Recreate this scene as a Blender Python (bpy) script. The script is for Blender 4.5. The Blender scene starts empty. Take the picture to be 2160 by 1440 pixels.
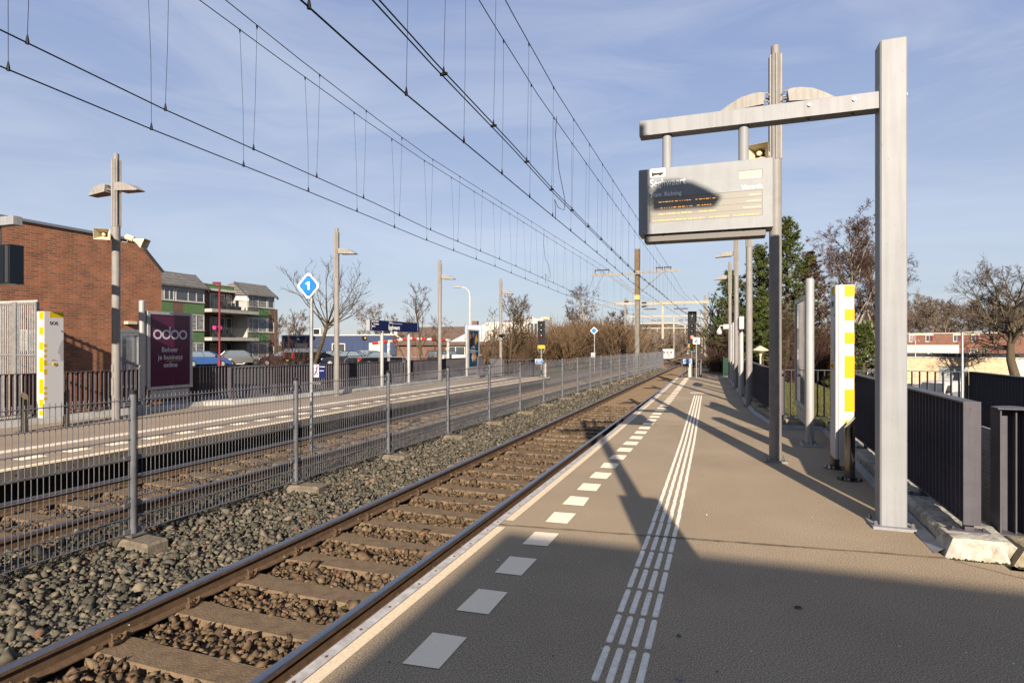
import bpy, bmesh, math, random
import numpy as np
from mathutils import Vector, Matrix, Quaternion
R = math.radians
scene = bpy.context.scene
C = scene.collection
# ---------------------------------------------------------------- camera, sky, sun, exposure
FOC, YAW, HOR, EYE = 1244.0, R(19.7), 728.0, 1.6
cam_d = bpy.data.cameras.new("camera"); cam = bpy.data.objects.new("camera", cam_d); C.objects.link(cam)
cam.location = (0, 0, EYE); cam.rotation_euler = (R(90), 0, YAW)
cam_d.sensor_width = 36; cam_d.lens = 36 * FOC / 2160; cam_d.shift_y = (HOR - 720) / 2160
cam_d.clip_start = 0.05; cam_d.clip_end = 9000
scene.camera = cam
SUN_EL, SUN_AZ = R(22.7), R(16.0)          # sun stands behind the camera, a little to the right
sdir = Vector((math.sin(SUN_AZ) * math.cos(SUN_EL), -math.cos(SUN_AZ) * math.cos(SUN_EL), math.sin(SUN_EL)))
world = bpy.data.worlds.new("World"); scene.world = world; world.use_nodes = True
wn, wl = world.node_tree.nodes, world.node_tree.links
bgn = wn["Background"]
sky = wn.new("ShaderNodeTexSky"); sky.sky_type = 'NISHITA'; sky.sun_disc = False
sky.sun_elevation = SUN_EL; sky.sun_rotation = math.atan2(sdir.x, sdir.y)
sky.air_density = 1.0; sky.dust_density = .35; sky.ozone_density = 3.5; sky.altitude = 0
# high thin cirrus veil over the clear sky, paler towards the horizon, with faint wisps
tc = wn.new("ShaderNodeTexCoord"); mp = wn.new("ShaderNodeMapping"); mp.inputs['Scale'].default_value = (1.2, 2.0, 8.0)
mp.inputs['Rotation'].default_value = (R(6), R(14), R(35))
wl.new(tc.outputs['Generated'], mp.inputs['Vector'])
sz = wn.new("ShaderNodeSeparateXYZ"); wl.new(tc.outputs['Generated'], sz.inputs[0])
vr = wn.new("ShaderNodeValToRGB"); e = vr.color_ramp.elements
e[0].position = 0; e[0].color = (.55,.565,.63,1); e[1].position = 1; e[1].color = (.26,.34,.56,1)
for q_, c_ in ((.05,(.52,.545,.63)), (.10,(.52,.56,.665)), (.16,(.56,.61,.74)), (.25,(.45,.52,.70)), (.42,(.355,.435,.675))): k_ = e.new(q_); k_.color = (*c_, 1)
wl.new(sz.outputs['Z'], vr.inputs[0])
vm = wn.new("ShaderNodeVectorMath"); vm.operation = 'SCALE'; vm.inputs['Scale'].default_value = 8.75; wl.new(vr.outputs[0], vm.inputs[0])
m0 = wn.new("ShaderNodeMixRGB"); m0.inputs[0].default_value = .72; wl.new(sky.outputs[0], m0.inputs[1]); wl.new(vm.outputs[0], m0.inputs[2])
nz = wn.new("ShaderNodeTexNoise"); nz.inputs['Scale'].default_value = 1.5; nz.inputs['Detail'].default_value = 9; nz.inputs['Roughness'].default_value = .60; nz.inputs['Distortion'].default_value = .9
wl.new(mp.outputs[0], nz.inputs['Vector'])
cr = wn.new("ShaderNodeValToRGB"); cr.color_ramp.elements[0].position = .40; cr.color_ramp.elements[1].position = .80
cr.color_ramp.elements[0].color = (0, 0, 0, 1); cr.color_ramp.elements[1].color = (.5, .5, .5, 1)
wl.new(nz.outputs['Fac'], cr.inputs[0])
mx = wn.new("ShaderNodeMixRGB"); mx.inputs[2].default_value = (5.9, 6.35, 7.2, 1)
wl.new(cr.outputs[0], mx.inputs[0]); wl.new(m0.outputs[0], mx.inputs[1]); wl.new(mx.outputs[0], bgn.inputs[0])
bgn.inputs[1].default_value = 0.05
sun_d = bpy.data.lights.new("sun", 'SUN'); sun_o = bpy.data.objects.new("sun", sun_d); C.objects.link(sun_o)
sun_d.energy = 5.0; sun_d.angle = R(.6); sun_d.color = (1, .87, .72)
sun_o.rotation_euler = sdir.to_track_quat('Z', 'Y').to_euler()
vs = scene.view_settings
vs.view_transform = 'Standard'; vs.look = 'None'; vs.exposure = 1.28; vs.gamma = 1; vs.use_curve_mapping = False
scene.render.engine = 'CYCLES'
scene.cycles.max_bounces = 6; scene.cycles.diffuse_bounces = 3; scene.cycles.glossy_bounces = 3; scene.cycles.transmission_bounces = 4
scene.cycles.transparent_max_bounces = 8; scene.cycles.caustics_reflective = False; scene.cycles.caustics_refractive = False
scene.cycles.sample_clamp_indirect = 4

# ---------------------------------------------------------------- helpers
def at(px, py, t):                          # survey of the photograph: pixel + distance along the axis -> world point
    dx = (px - 1080) / FOC
    return Vector((t * (-math.sin(YAW) + dx * math.cos(YAW)), t * (math.cos(YAW) + dx * math.sin(YAW)), EYE + t * (HOR - py) / FOC))
def gp(px, py, z=0.0): return at(px, py, (EYE - z) * FOC / (py - HOR))

class M:
    def __init__(s): s.v = []; s.f = []; s.m = []
    def add(s, vs, fs, mi=0):
        b = len(s.v); s.v.extend([tuple(v) for v in vs]); s.f.extend([tuple(b + i for i in f) for f in fs]); s.m.extend([mi] * len(fs)); return s
    def box(s, x0, x1, y0, y1, z0, z1, mi=0):
        return s.add([(x0,y0,z0),(x1,y0,z0),(x1,y1,z0),(x0,y1,z0),(x0,y0,z1),(x1,y0,z1),(x1,y1,z1),(x0,y1,z1)],
              [(0,3,2,1),(4,5,6,7),(0,1,5,4),(1,2,6,5),(2,3,7,6),(3,0,4,7)], mi)
    def bbox(s, x0, x1, y0, y1, z0, z1, b=.01, mi=0):      # box with chamfered vertical edges and top edge
        p = [(x0+b,y0),(x1-b,y0),(x1,y0+b),(x1,y1-b),(x1-b,y1),(x0+b,y1),(x0,y1-b),(x0,y0+b)]
        q = [(min(max(x,x0+b),x1-b), min(max(y,y0+b),y1-b)) for x, y in p]
        n = 8; vs = [(x,y,z0) for x,y in p] + [(x,y,z1-b) for x,y in p] + [(x,y,z1) for x,y in q]
        fs = [(i,(i+1)%n,n+(i+1)%n,n+i) for i in range(n)] + [(n+i,n+(i+1)%n,2*n+(i+1)%n,2*n+i) for i in range(n)] + [tuple(range(n-1,-1,-1)), tuple(range(2*n,3*n))]
        return s.add(vs, fs, mi)
    def prism(s, pts, a, b, axis='y', mi=0):                # 2D outline pushed from a to b along an axis
        n = len(pts)
        def P(u, w, d): return {'y': (u, d, w), 'x': (d, u, w), 'z': (u, w, d)}[axis]
        vs = [P(u, w, a) for u, w in pts] + [P(u, w, b) for u, w in pts]
        ar = sum(pts[i][0]*pts[(i+1)%n][1]-pts[(i+1)%n][0]*pts[i][1] for i in range(n))
        flip = (ar > 0) != (axis in ('x', 'z'))
        flip = flip != (b < a)
        fs = [(i,(i+1)%n,n+(i+1)%n,n+i) for i in range(n)] + [tuple(range(n-1,-1,-1)), tuple(range(n,2*n))]
        if flip: fs = [f[::-1] for f in fs]
        return s.add(vs, fs, mi)
    def tube(s, pts, rad, n=8, caps=True, mi=0):
        pts = [Vector(p) for p in pts]; k = len(pts)
        if not hasattr(rad, '__len__'): rad = [rad] * k
        d0 = (pts[1] - pts[0]).normalized()
        u = d0.orthogonal().normalized(); vs = []; fs = []
        for i, p in enumerate(pts):
            d = (pts[min(i+1,k-1)] - pts[max(i-1,0)]).normalized()
            u = (u - d * u.dot(d)); u = u.normalized() if u.length > 1e-6 else d.orthogonal().normalized(); w = d.cross(u)
            for j in range(n):
                a = 2*math.pi*j/n; vs.append(p + (u*math.cos(a) + w*math.sin(a)) * rad[i])
        for i in range(k-1):
            for j in range(n): fs.append((i*n+j, i*n+(j+1)%n, (i+1)*n+(j+1)%n, (i+1)*n+j))
        if caps: fs.append(tuple(range(n-1,-1,-1))); fs.append(tuple(range((k-1)*n, k*n)))
        return s.add(vs, fs, mi)
    def cyl(s, x, y, z0, z1, r, n=20, r1=None, mi=0):
        return s.tube([(x,y,z0),(x,y,z1)], [r, r if r1 is None else r1], n, True, mi)
    def build(s, name, mat, parent=None, smooth=False, kind=None, label=None, angle=40):
        me = bpy.data.meshes.new(name); me.from_pydata(s.v, [], s.f)
        for q in (mat if isinstance(mat, (list, tuple)) else [mat]): me.materials.append(q)
        if any(s.m): me.polygons.foreach_set('material_index', s.m)
        if smooth:
            me.polygons.foreach_set('use_smooth', [True]*len(me.polygons))
            me.set_sharp_from_angle(angle=R(angle))
        me.update()
        o = bpy.data.objects.new(name, me); C.objects.link(o)
        if parent: o.parent = parent
        if kind: o['kind'] = kind
        if label: o['label'] = label
        return o
def build_each(m, per, name, mat, parent):          # one object for every bolt collected in m
    k = len(m.v)//per; fp = len(m.f)//k; out = []
    for i in range(k):
        q = M(); q.v = m.v[i*per:(i+1)*per]; q.f = [tuple(j-i*per for j in f) for f in m.f[i*fp:(i+1)*fp]]; q.m = [0]*fp; out.append(q.build(name, mat, parent))
    return out
def thing(name, label, cat, loc=(0,0,0), rz=0.0, group=None):
    o = bpy.data.objects.new(name, None); C.objects.link(o); o.empty_display_size = .1
    o.location = loc; o.rotation_euler = (0, 0, rz); o['label'] = label; o['category'] = cat
    if group: o['group'] = group
    return o
def tag(o, label, cat, group=None):
    o['label'] = label; o['category'] = cat
    if group: o['group'] = group
    return o
def dup(root, loc, rz, label, scale=None, group=None):
    r = root.copy(); C.objects.link(r); r.location = loc; r.rotation_euler = (0, 0, rz); r['label'] = label
    if scale is not None: r.scale = scale if hasattr(scale, '__len__') else (scale,)*3
    if group: r['group'] = group
    for ch in list(root.children):
        c = ch.copy(); C.objects.link(c); c.parent = r
        for g in list(ch.children):
            d = g.copy(); C.objects.link(d); d.parent = c
    return r
def text(s, size, mat, parent, name, x, z, y=-.002, align='LEFT', bold=0.0, ext=.0012, sx=1.0, space=1.0):
    cu = bpy.data.curves.new(name, 'FONT'); cu.body = s; cu.size = size; cu.align_x = align; cu.extrude = ext; cu.offset = bold; cu.space_character = space
    cu.resolution_u = 4
    ob = bpy.data.objects.new(name, cu); C.objects.link(ob)
    me = bpy.data.meshes.new_from_object(ob); bpy.data.objects.remove(ob); bpy.data.curves.remove(cu)
    me.transform(Matrix(((sx,0,0,x),(0,0,-1,y),(0,1,0,z),(0,0,0,1))))
    me.name = name; me.materials.clear(); me.materials.append(mat)
    o = bpy.data.objects.new(name, me); C.objects.link(o); o.parent = parent
    return o

# ---------------------------------------------------------------- materials
def nt(name):
    m = bpy.data.materials.new(name); m.use_nodes = True
    return m, m.node_tree.nodes, m.node_tree.links, m.node_tree.nodes['Principled BSDF']
def mat(name, c, r=.6, metal=0.0, c2=None, sc=6.0, det=6, bump=0.0, bs=60.0, spec=.18, lo=.35, hi=.65, emit=0, coat=0, stretch=None, island=None, g=.60, wear=0):
    m, n, l, b = nt(name); g = 1 if emit else g; c = tuple(q*g for q in c); c2 = c2 if (c2 is None or island) else tuple(q*g for q in c2); island = island and [(p_, tuple(q*g for q in q_)) for p_, q_ in island]
    b.inputs['Roughness'].default_value = r; b.inputs['Metallic'].default_value = metal
    b.inputs['Specular IOR Level'].default_value = spec; b.inputs['Coat Weight'].default_value = coat
    b.inputs['Base Color'].default_value = (*c, 1)
    tcn = n.new('ShaderNodeTexCoord'); src = tcn.outputs['Object']
    if stretch:
        mpn = n.new('ShaderNodeMapping'); mpn.inputs['Scale'].default_value = stretch; l.new(src, mpn.inputs[0]); src = mpn.outputs[0]
    if island:
        g = n.new('ShaderNodeNewGeometry'); rp = n.new('ShaderNodeValToRGB'); rp.color_ramp.interpolation = 'LINEAR'
        e = rp.color_ramp.elements
        while len(e) < len(island): e.new(.5)
        for i, (p, q) in enumerate(island): e[i].position = p; e[i].color = (*q, 1)
        l.new(g.outputs['Random Per Island'], rp.inputs[0]); base = rp.outputs[0]
        if c2:
            nn = n.new('ShaderNodeTexNoise'); nn.inputs['Scale'].default_value = sc; nn.inputs['Detail'].default_value = det; l.new(src, nn.inputs['Vector'])
            mm = n.new('ShaderNodeMixRGB'); mm.blend_type = 'MULTIPLY'; mm.inputs[0].default_value = 1
            rr = n.new('ShaderNodeValToRGB'); rr.color_ramp.elements[0].position = lo; rr.color_ramp.elements[1].position = hi
            rr.color_ramp.elements[0].color = (*c2, 1); l.new(nn.outputs['Fac'], rr.inputs[0])
            l.new(base, mm.inputs[1]); l.new(rr.outputs[0], mm.inputs[2]); base = mm.outputs[0]
        l.new(base, b.inputs['Base Color'])
    elif c2:
        nn = n.new('ShaderNodeTexNoise'); nn.inputs['Scale'].default_value = sc; nn.inputs['Detail'].default_value = det; nn.inputs['Roughness'].default_value = .62
        l.new(src, nn.inputs['Vector'])
        rr = n.new('ShaderNodeValToRGB'); rr.color_ramp.elements[0].position = lo; rr.color_ramp.elements[1].position = hi
        rr.color_ramp.elements[0].color = (*c, 1); rr.color_ramp.elements[1].color = (*c2, 1)
        l.new(nn.outputs['Fac'], rr.inputs[0]); l.new(rr.outputs[0], b.inputs['Base Color'])
    if wear:                       # weathering: faint run-off streaks and small chips in the paint
        w1 = n.new('ShaderNodeTexNoise'); w1.inputs['Scale'].default_value = 1; w1.inputs['Detail'].default_value = 6; wm = n.new('ShaderNodeMapping'); wm.inputs['Scale'].default_value = (22, 22, .9); l.new(tcn.outputs['Object'], wm.inputs[0]); l.new(wm.outputs[0], w1.inputs['Vector'])
        w2 = n.new('ShaderNodeTexNoise'); w2.inputs['Scale'].default_value = 38; w2.inputs['Detail'].default_value = 3; l.new(tcn.outputs['Object'], w2.inputs['Vector'])
        q1 = n.new('ShaderNodeValToRGB'); q1.color_ramp.elements[0].position = .42; q1.color_ramp.elements[1].position = .75; q1.color_ramp.elements[0].color = (1,1,1,1); q1.color_ramp.elements[1].color = (1-.55*wear, 1-.58*wear, 1-.64*wear, 1); l.new(w1.outputs['Fac'], q1.inputs[0])
        q2 = n.new('ShaderNodeValToRGB'); q2.color_ramp.elements[0].position = .70; q2.color_ramp.elements[1].position = .76; q2.color_ramp.elements[0].color = (1,1,1,1); q2.color_ramp.elements[1].color = (1-1.2*wear, 1-1.25*wear, 1-1.3*wear, 1); l.new(w2.outputs['Fac'], q2.inputs[0])
        ma = n.new('ShaderNodeMixRGB'); ma.blend_type = 'MULTIPLY'; ma.inputs[0].default_value = 1; mb = n.new('ShaderNodeMixRGB'); mb.blend_type = 'MULTIPLY'; mb.inputs[0].default_value = 1
        lk = b.inputs['Base Color'].links
        if lk: l.new(lk[0].from_socket, ma.inputs[1])
        else: ma.inputs[1].default_value = (*c, 1)
        l.new(q1.outputs[0], ma.inputs[2]); l.new(ma.outputs[0], mb.inputs[1]); l.new(q2.outputs[0], mb.inputs[2]); l.new(mb.outputs[0], b.inputs['Base Color'])
    if bump:
        nb = n.new('ShaderNodeTexNoise'); nb.inputs['Scale'].default_value = bs; nb.inputs['Detail'].default_value = 5; l.new(src, nb.inputs['Vector'])
        bn = n.new('ShaderNodeBump'); bn.inputs['Strength'].default_value = bump; bn.inputs['Distance'].default_value = .01
        l.new(nb.outputs['Fac'], bn.inputs['Height']); l.new(bn.outputs[0], b.inputs['Normal'])
    if emit:
        b.inputs['Emission Color'].default_value = (*c, 1); b.inputs['Emission Strength'].default_value = emit
    return m
def brick(name, c1, c2, mo, w=.22, h=.0625, rough=.85, plane='xz', bump=.5, msz=.012):
    m, n, l, b = nt(name)
    c1, c2, mo = [tuple(q*.85 for q in k) for k in (c1, c2, mo)]
    tcn = n.new('ShaderNodeTexCoord'); sp = n.new('ShaderNodeSeparateXYZ'); cb = n.new('ShaderNodeCombineXYZ')
    l.new(tcn.outputs['Object'], sp.inputs[0])
    ad = n.new('ShaderNodeMath'); ad.operation = 'ADD'
    l.new(sp.outputs['X'], ad.inputs[0]); l.new(sp.outputs['Y'], ad.inputs[1])
    l.new(ad.outputs[0], cb.inputs[0]); l.new(sp.outputs['Z'], cb.inputs[1])
    bt = n.new('ShaderNodeTexBrick'); bt.inputs['Scale'].default_value = 1; bt.inputs['Brick Width'].default_value = w; bt.inputs['Row Height'].default_value = h
    bt.inputs['Mortar Size'].default_value = msz; bt.inputs['Mortar Smooth'].default_value = .2; bt.inputs['Bias'].default_value = 0
    bt.inputs['Color1'].default_value = (*c1, 1); bt.inputs['Color2'].default_value = (*c2, 1); bt.inputs['Mortar'].default_value = (*mo, 1)
    l.new(cb.outputs[0], bt.inputs['Vector'])
    nn = n.new('ShaderNodeTexNoise'); nn.inputs['Scale'].default_value = 2.2; nn.inputs['Detail'].default_value = 8; l.new(tcn.outputs['Object'], nn.inputs['Vector'])
    rr = n.new('ShaderNodeValToRGB'); rr.color_ramp.elements[0].position = .3; rr.color_ramp.elements[1].position = .7
    rr.color_ramp.elements[0].color = (.72, .70, .70, 1); rr.color_ramp.elements[1].color = (1.12, 1.1, 1.08, 1); l.new(nn.outputs['Fac'], rr.inputs[0])
    mm = n.new('ShaderNodeMixRGB'); mm.blend_type = 'MULTIPLY'; mm.inputs[0].default_value = 1
    l.new(bt.outputs['Color'], mm.inputs[1]); l.new(rr.outputs[0], mm.inputs[2]); l.new(mm.outputs[0], b.inputs['Base Color'])
    b.inputs['Roughness'].default_value = rough
    bn = n.new('ShaderNodeBump'); bn.invert = True; bn.inputs['Strength'].default_value = bump; bn.inputs['Distance'].default_value = .01
    l.new(bt.outputs['Fac'], bn.inputs['Height']); l.new(bn.outputs[0], b.inputs['Normal'])
    return m
def speckle(name, base, dark, light, fine=420, patch=.5, rough=.85, stain=None):
    m, n, l, b = nt(name)
    tcn = n.new('ShaderNodeTexCoord')
    n1 = n.new('ShaderNodeTexNoise'); n1.inputs['Scale'].default_value = fine; n1.inputs['Detail'].default_value = 5; n1.inputs['Roughness'].default_value = .75
    n2 = n.new('ShaderNodeTexNoise'); n2.inputs['Scale'].default_value = patch; n2.inputs['Detail'].default_value = 8; n2.inputs['Roughness'].default_value = .65
    n3 = n.new('ShaderNodeTexVoronoi'); n3.inputs['Scale'].default_value = fine * .45
    for q in (n1, n2, n3): l.new(tcn.outputs['Object'], q.inputs['Vector'])
    r1 = n.new('ShaderNodeValToRGB'); e = r1.color_ramp.elements
    e[0].position = .36; e[0].color = (*dark, 1); e[1].position = .64; e[1].color = (*light, 1); k = e.new(.5); k.color = (*base, 1)
    l.new(n1.outputs['Fac'], r1.inputs[0])
    r2 = n.new('ShaderNodeValToRGB'); r2.color_ramp.elements[0].position = .3; r2.color_ramp.elements[1].position = .72
    r2.color_ramp.elements[0].color = (.80, .78, .76, 1); r2.color_ramp.elements[1].color = (1.10, 1.09, 1.08, 1); l.new(n2.outputs['Fac'], r2.inputs[0])
    mm = n.new('ShaderNodeMixRGB'); mm.blend_type = 'MULTIPLY'; mm.inputs[0].default_value = 1; l.new(r1.outputs[0], mm.inputs[1]); l.new(r2.outputs[0], mm.inputs[2])
    out = mm.outputs[0]
    if stain:
        n4 = n.new('ShaderNodeTexNoise'); n4.inputs['Scale'].default_value = 1.1; n4.inputs['Detail'].default_value = 10; n4.inputs['Roughness'].default_value = .7
        mp4 = n.new('ShaderNodeMapping'); mp4.inputs['Scale'].default_value = (1.6, .5, 1); mp4.inputs['Location'].default_value = (3.1, 7.7, 0)
        l.new(tcn.outputs['Object'], mp4.inputs[0]); l.new(mp4.outputs[0], n4.inputs['Vector'])
        r4 = n.new('ShaderNodeValToRGB'); r4.color_ramp.elements[0].position = .60; r4.color_ramp.elements[1].position = .74
        r4.color_ramp.elements[0].color = (0, 0, 0, 1); r4.color_ramp.elements[1].color = (.55, .55, .55, 1); l.new(n4.outputs['Fac'], r4.inputs[0])
        m4 = n.new('ShaderNodeMixRGB'); m4.inputs[2].default_value = (*stain, 1); l.new(r4.outputs[0], m4.inputs[0]); l.new(out, m4.inputs[1]); out = m4.outputs[0]
    l.new(out, b.inputs['Base Color']); b.inputs['Roughness'].default_value = rough; b.inputs['Specular IOR Level'].default_value = .35
    bn = n.new('ShaderNodeBump'); bn.inputs['Strength'].default_value = .35; bn.inputs['Distance'].default_value = .0015
    l.new(n1.outputs['Fac'], bn.inputs['Height']); l.new(bn.outputs[0], b.inputs['Normal'])
    return m

asphalt = speckle('platform_grit', (.245,.190,.122), (.085,.064,.041), (.49,.395,.275), fine=115, stain=(.14,.105,.072))
asphalt_far = speckle('far_platform_grit', (.235,.185,.135), (.13,.10,.075), (.36,.29,.22), fine=120)
lot_m = speckle('lot_asphalt', (.06,.058,.056), (.03,.03,.03), (.10,.095,.09))
white_mark = mat('marking_white', (.85,.71,.52), .8, g=1, c2=(.70,.58,.42), sc=140, lo=.45, hi=.75, bump=.4, bs=300)
cream_mark = mat('marking_cream', (.62,.50,.34), .85, g=1, c2=(.46,.37,.25), sc=60, lo=.42, hi=.75, bump=.4, bs=300)
edge_metal = mat('edge_metal', (.80,.76,.70), .5, .2, c2=(.48,.44,.40), sc=12)
rib_m = mat('rib_white', (.76,.68,.56), .55, g=1, c2=(.56,.50,.42), sc=25, lo=.4, hi=.7)
rust_m = mat('bolt_rust', (.20,.085,.035), .9, c2=(.10,.05,.03), sc=80)
rail_m = mat('rail_rust', (.17,.105,.06), .85, .0, c2=(.11,.068,.04), sc=14, bump=.3, bs=90)
railtop_m = mat('rail_polished', (.50,.51,.55), .28, .95, c2=(.26,.26,.28), sc=30, stretch=(40,.6,40))
sleeper_m = mat('sleeper_concrete', (.245,.172,.105), .92, c2=(.15,.104,.062), sc=9, bump=.7, bs=70, lo=.35, hi=.7)
grey_stone = mat('ballast_grey', (.12,.12,.11), .9, c2=(.62,.60,.58), sc=22, lo=.3, hi=.6, island=[(0,(.075,.070,.053)),(.35,(.12,.111,.084)),(.62,(.16,.144,.106)),(.80,(.20,.172,.124)),(.93,(.27,.22,.155)),(.965,(.20,.095,.055)),(1,(.28,.25,.21))])
brown_stone = mat('ballast_brown', (.1,.07,.05), .95, c2=(.62,.60,.58), sc=22, lo=.3, hi=.6, island=[(0,(.10,.067,.039)),(.5,(.155,.104,.060)),(.85,(.20,.137,.080)),(.97,(.24,.175,.105)),(1,(.27,.13,.07))])
gravel_m = speckle('gravel_bed', (.055,.048,.037), (.02,.017,.014), (.11,.095,.075), fine=26, patch=.8)
dust_m = speckle('track_dust', (.095,.068,.044), (.045,.032,.02), (.14,.10,.068), fine=30, patch=1.2)
conc_m = mat('concrete', (.34,.31,.27), .9, c2=(.24,.215,.18), sc=5, bump=.4, bs=60)
footc_m = mat('footing_concrete', (.26,.215,.16), .92, c2=(.15,.125,.09), sc=14, bump=.8, bs=50)
slab_face = mat('slab_face', (.22,.20,.175), .9, c2=(.13,.11,.09), sc=3, bump=.3, bs=40, wear=0.6)
recess_shade_m = mat('undercroft_shade', (.045,.038,.03), .95, c2=(.025,.02,.017), sc=3)  # dark colour stands in for the shade in the recess under the slab
kerb_m = mat('kerb_painted', (.60,.57,.50), .9, c2=(.26,.22,.14), sc=11, lo=.42, hi=.70, bump=1.0, bs=35)
kerb_old = mat('kerb_weathered', (.40,.34,.24), .92, c2=(.20,.17,.08), sc=10, lo=.38, hi=.7, bump=1.0, bs=35)
flash_m = mat('flashing', (.42,.43,.44), .6, .2, c2=(.32,.32,.33), sc=6)
moss_m = mat('moss', (.055,.062,.018), .95, c2=(.095,.08,.03), sc=40, bump=.8, bs=120)
fence_m = mat('fence_anthracite', (.20,.205,.225), .45, .1, c2=(.15,.155,.17), sc=10, wear=0.3)
black_m = mat('black_plastic', (.02,.02,.02), .5)
dark_m = mat('dark_grille', (.012,.012,.013), .7)
slat_m = mat('railing_aubergine', (.125,.116,.136), .45, .0, c2=(.10,.094,.11), sc=6, bump=.08, bs=80, wear=0.4)
pole_m = mat('pole_taupe', (.33,.31,.29), .5, .0, c2=(.28,.26,.245), sc=5, wear=0.4)
lamp_m = mat('lamp_housing', (.42,.395,.36), .5, c2=(.36,.34,.31), sc=6, wear=0.4)
lens_m = mat('lamp_glass', (.09,.06,.045), .3, c2=(.06,.05,.04), sc=5)
steelgrey = mat('frame_grey', (.36,.37,.385), .5, .0, c2=(.33,.335,.345), sc=3.5, bump=.06, bs=120, wear=0.3)
board_m = mat('board_aluminium', (.52,.52,.51), .42, .2, c2=(.47,.465,.455), sc=4, wear=0.35)
galv = mat('galvanised', (.46,.47,.47), .5, .5, c2=(.34,.35,.36), sc=9)
bolt_m = mat('bolt_steel', (.42,.39,.36), .35, .7)
steel = mat('bollard_steel', (.34,.31,.29), .16, 1.0, c2=(.27,.25,.23), sc=3, stretch=(9,9,.5))
beige = mat('beige_plastic', (.60,.53,.36), .55, g=.85, c2=(.50,.43,.28), sc=5)
white_p = mat('white_paint', (.40,.385,.37), .45, g=1, c2=(.36,.345,.33), sc=3, wear=0.12)
greylt = mat('light_grey_panel', (.66,.65,.65), .45)
yellow = mat('signal_yellow', (.80,.52,.0), .5, g=.52)
amberplate = mat('amber_plate', (.75,.40,.01), .5, g=.8)
navy = mat('navy_sign', (.008,.018,.095), .35)
blue_sign = mat('blue_sign', (.01,.22,.72), .4)
blue_plate = mat('blue_plate', (.03,.16,.55), .45)
white_t = mat('white_lettering', (.75,.74,.72), .5, g=1)
purple = mat('poster_purple', (.085,.012,.050), .16, spec=.35)
lilac = mat('poster_lilac_white', (.62,.60,.68), .3)
orange_l = mat('poster_orange', (.70,.33,.03), .4)
red_l = mat('poster_red', (.55,.05,.03), .4)
disp_m = mat('display_body', (.365,.38,.39), .5, .0, c2=(.325,.34,.35), sc=5, bump=.05, bs=300, wear=0.12)
screen_m = mat('display_screen', (.35,.33,.285), .35, c2=(.31,.295,.255), sc=300)
line_m = mat('display_line', (.13,.125,.115), .6)
led = mat('display_led', (1.0,.40,.07), .4, emit=.55)
led_faint = mat('display_led_faint', (1.0,.66,.42), .4, emit=.30)
dark_disp = mat('display_dark', (.012,.018,.026), .25)
wire_m = mat('contact_wire', (.016,.015,.015), .6, .2)
clamp_m = mat('wire_clamp', (.05,.035,.02), .8, c2=(.03,.022,.015), sc=60)
mast_m = mat('mast_steel', (.30,.28,.25), .6, .3, c2=(.22,.20,.175), sc=3, wear=0.6)
mast_rust = mat('mast_weathered', (.225,.155,.075), .8, c2=(.16,.11,.06), sc=4)
portal_m = mat('portal_cream', (.52,.47,.385), .6, c2=(.42,.38,.31), sc=1.5, wear=0.4)
insul = mat('insulator', (.09,.05,.035), .35)
signal_b = mat('signal_black', (.012,.012,.012), .75, spec=.25)
red_on = mat('signal_red_lit', (1.0,.05,.03), .3, emit=5)
red_off = mat('signal_red_dark', (.12,.012,.012), .2)
lens_dark = mat('signal_lens_dark', (.03,.03,.03), .15)
green_f = mat('green_mesh', (.012,.055,.03), .6)
glass_m = mat('window_glass', (.055,.065,.075), .08, spec=.9, c2=(.10,.11,.12), sc=.7, lo=.3, hi=.8)
car_glass = mat('car_glass', (.16,.20,.23), .06, spec=1.0)
board_glass = mat('board_glass', (.62,.66,.70), .04, .75)
brick_red = brick('brick_red', (.42,.125,.045), (.22,.07,.034), (.27,.175,.11), w=.21)
brick_dark = brick('brick_brown', (.16,.075,.05), (.12,.055,.038), (.16,.11,.085), w=.24, h=.075, bump=.2)
brick_row = brick('brick_row', (.21,.085,.05), (.15,.065,.04), (.16,.10,.075), w=.24, h=.09, bump=.2)
brick_tan = brick('brick_tan', (.62,.47,.29), (.54,.41,.25), (.44,.34,.22), w=.62, h=.26, bump=.15, msz=.035)
brick_grey = brick('brick_grey', (.20,.20,.19), (.16,.16,.155), (.24,.23,.22), w=.22, h=.07)
tile_grey = brick('roof_tiles_grey', (.17,.16,.15), (.135,.13,.12), (.06,.058,.055), w=.30, h=.30, bump=1, msz=.03)
tile_brown = brick('roof_tiles_brown', (.16,.105,.075), (.12,.08,.06), (.08,.055,.04), w=.30, h=.22, bump=.8, msz=.03)
tile_orange = brick('roof_tiles_orange', (.40,.12,.045), (.33,.10,.04), (.18,.06,.03), w=.35, h=.30, bump=.8, msz=.04)
green_clad = mat('green_cladding', (.16,.28,.115), .6, c2=(.125,.23,.095), sc=2, wear=0.25)
trim_w = mat('white_trim', (.74,.71,.66), .6, c2=(.64,.61,.56), sc=2, wear=0.3)
trim_d = mat('dark_trim', (.07,.075,.08), .6)
balc_m = mat('balcony_concrete', (.55,.51,.45), .8, c2=(.45,.42,.37), sc=2)
blue_clad = mat('blue_cladding', (.062,.088,.175), .7, c2=(.052,.075,.15), sc=1.2, stretch=(3,3,.3), wear=0.3)
roof_felt = mat('roof_felt', (.075,.072,.068), .9, c2=(.055,.053,.05), sc=2)
red_pole = mat('red_pole', (.20,.016,.020), .5)
red_paint = mat('red_paint', (.55,.05,.02), .5)
bark = mat('bark', (.115,.088,.055), .95, c2=(.07,.052,.033), sc=9)
bark_dark = mat('bark_dark', (.15,.115,.075), .95, c2=(.085,.065,.043), sc=9)
bark_birch = mat('bark_birch', (.42,.37,.30), .85, c2=(.12,.09,.065), sc=7, lo=.45, hi=.72)
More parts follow.
